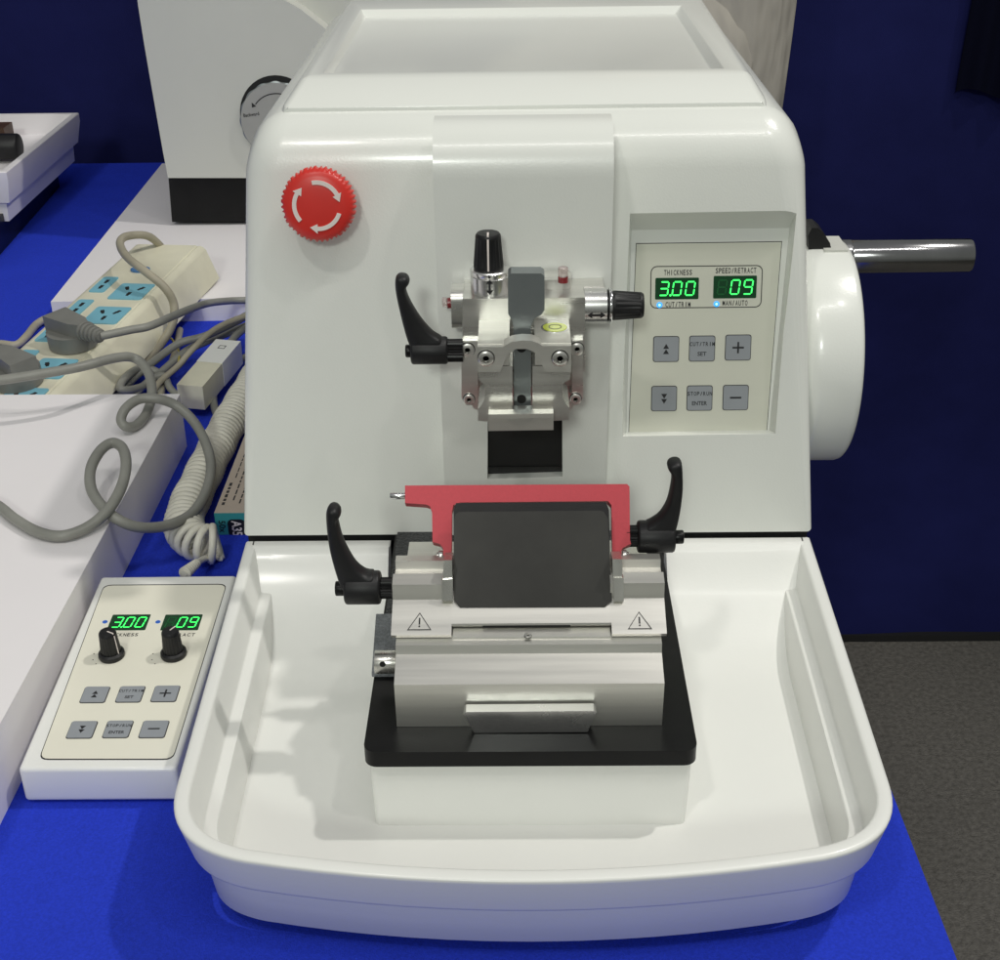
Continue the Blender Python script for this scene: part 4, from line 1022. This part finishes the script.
# five fingers on each hand
mb = MB()
for hx, hy_, hz_ in ((X-25, Y0-3, Z0+94), (X-25, Y0+9, Z0+97)):
    for k in range(4):
        mb.tube([(hx, hy_-2.4+1.6*k, hz_), (hx-5, hy_-2.8+1.7*k, hz_-.4), (hx-8-(1 if k in (1, 2) else 0), hy_-2.8+1.7*k, hz_-2)], [.95, .85, .6], SKIN, 10, 5)
    mb.tube([(hx+1, hy_-2.4, hz_), (hx-2.5, hy_-5, hz_-.5), (hx-5, hy_-5.4, hz_-1.2)], [1.1, .9, .65], SKIN, 10, 5)
mb.build('fingers', pe)
tv = [(X+.2, Y0+1.5, Z0+103), (X+.2, Y0+1.5, Z0+88), (X+.3, Y0-5, Z0+66), (X, Y0-5, Z0+48), (X+1, Y0-6, Z0+10), (X+1, Y0+9, Z0+66), (X, Y0+9, Z0+48), (X+2, Y0+10, Z0+10)]
skin_obj('trousers', tv, [(0, 1), (1, 2), (2, 3), (3, 4), (1, 5), (5, 6), (6, 7)], [(9, 12), (9, 12), 6.5, 6, 5.5, 6.5, 6, 5.5], FABRIC, pe)
shv = [(X-1.5, Y0+1.5, Z0+66), (X-1.2, Y0+1.5, Z0+84), (X-.5, Y0+1.5, Z0+97), (X-1, Y0+1, Z0+112), (X-1.5, Y0+2, Z0+132), (X-1.5, Y0+2, Z0+143), (X-1, Y0-15, Z0+137), (X-10, Y0-14, Z0+113), (X-20, Y0-6, Z0+98), (X, Y0+19, Z0+137), (X-6, Y0+20, Z0+113), (X-20, Y0+12, Z0+101)]
skin_obj('coat', shv, [(0, 1), (1, 2), (2, 3), (3, 4), (4, 5), (4, 6), (6, 7), (7, 8), (4, 9), (9, 10), (10, 11)], [(9.8, 13), (10.6, 13.6), (11.4, 13.8), (11, 13.4), (12, 15), (9, 11), 7, 5.8, 4.4, 7, 5.8, 4.4], FABRIC, pe)
mb = MB(); mb.lathe([(8.2*math.cos(math.radians(a)), 9*math.sin(math.radians(a))) for a in range(0, 90, 10)]+[(.01, 9)], Frame((X-2, Y0, Z0+166), (1, 0, 0), (0, 1, 0)), HAIR, 24); mb.build('hair', pe, smooth=60)
mb = MB()
for (a, b_, c) in ((X+1, Y0-6, 0), (X+2, Y0+10, 0)): mb.prism([(a-20+2*math.cos(t)*2 if 0 else a-20, b_-4), (a+5, b_-4), (a+5, b_+4), (a-20, b_+4)], Z0+.1, Z0+7, XY(0), SHOE, 2.2, 4)
mb.build('shoes', pe)

# ================================================================== LIGHT
w = bpy.data.worlds.new('World'); sc.world = w; w.use_nodes = True; nt = w.node_tree; bg = nt.nodes['Background']
tc = nt.nodes.new('ShaderNodeTexCoord'); sp = nt.nodes.new('ShaderNodeSeparateXYZ'); rp = nt.nodes.new('ShaderNodeValToRGB'); mr = nt.nodes.new('ShaderNodeMapRange')
nt.links.new(tc.outputs['Generated'], sp.inputs[0]); mr.inputs['From Min'].default_value = -1; nt.links.new(sp.outputs['Z'], mr.inputs['Value'])
nt.links.new(mr.outputs['Result'], rp.inputs[0]); nt.links.new(rp.outputs[0], bg.inputs[0]); bg.inputs[1].default_value = .44
e = rp.color_ramp.elements; e[0].position = .0; e[0].color = (.16, .17, .16, 1); e[1].position = 1; e[1].color = (.62, .63, .64, 1)
for pos, c in ((.42, (.32, .335, .31, 1)), (.56, (.53, .55, .51, 1)), (.75, (.56, .58, .55, 1))):
    k = e.new(pos); k.color = c
def lamp(name, pos, target, power, size, col=(1, .97, .92), spot=None):
    l = bpy.data.lights.new(name, 'SPOT' if spot else 'AREA')
    l.energy = power; l.color = col
    if spot: l.spot_size = math.radians(spot); l.spot_blend = .5; l.shadow_soft_size = size
    else: l.shape = 'DISK'; l.size = size
    o = bpy.data.objects.new(name, l); COL.objects.link(o); o.location = V(pos)*S
    o.rotation_euler = (V(target)-V(pos)).to_track_quat('-Z', 'Y').to_euler()
lamp('ceiling_spot_behind_right', (112, 24, 208), (0, -8, 0), 72, .045, spot=70)
lamp('ceiling_spot_front_right', (88, -66, 222), (0, -8, 0), 17, .06, spot=70)
lamp('ceiling_spot_front_left', (-62, -125, 225), (0, 0, 6), 30, .07, spot=70)
tube = bpy.data.lights.new('ceiling_strip_light', 'AREA'); tube.shape = 'RECTANGLE'; tube.size = 1.3; tube.size_y = .05; tube.energy = 7.2; tube.color = (1, .98, .94)
tob = bpy.data.objects.new('ceiling_strip_light', tube); COL.objects.link(tob); tob.location = (.15, -1.0, 2.5); tob.rotation_euler = (V((0, 0, 0.06))-V((.15, -1.0, 2.5))).to_track_quat('-Z', 'Y').to_euler()
lamp('added_front_fill', (-60, -480, 265), (0, 0, 0), 58, .6, col=(.95, 1, .93))  # added fill that brightens the tray front, no known lamp there

sc.render.engine = 'CYCLES'
sc.view_settings.view_transform = 'Standard'; sc.view_settings.look = 'None'; sc.view_settings.exposure = 0; sc.view_settings.gamma = 1
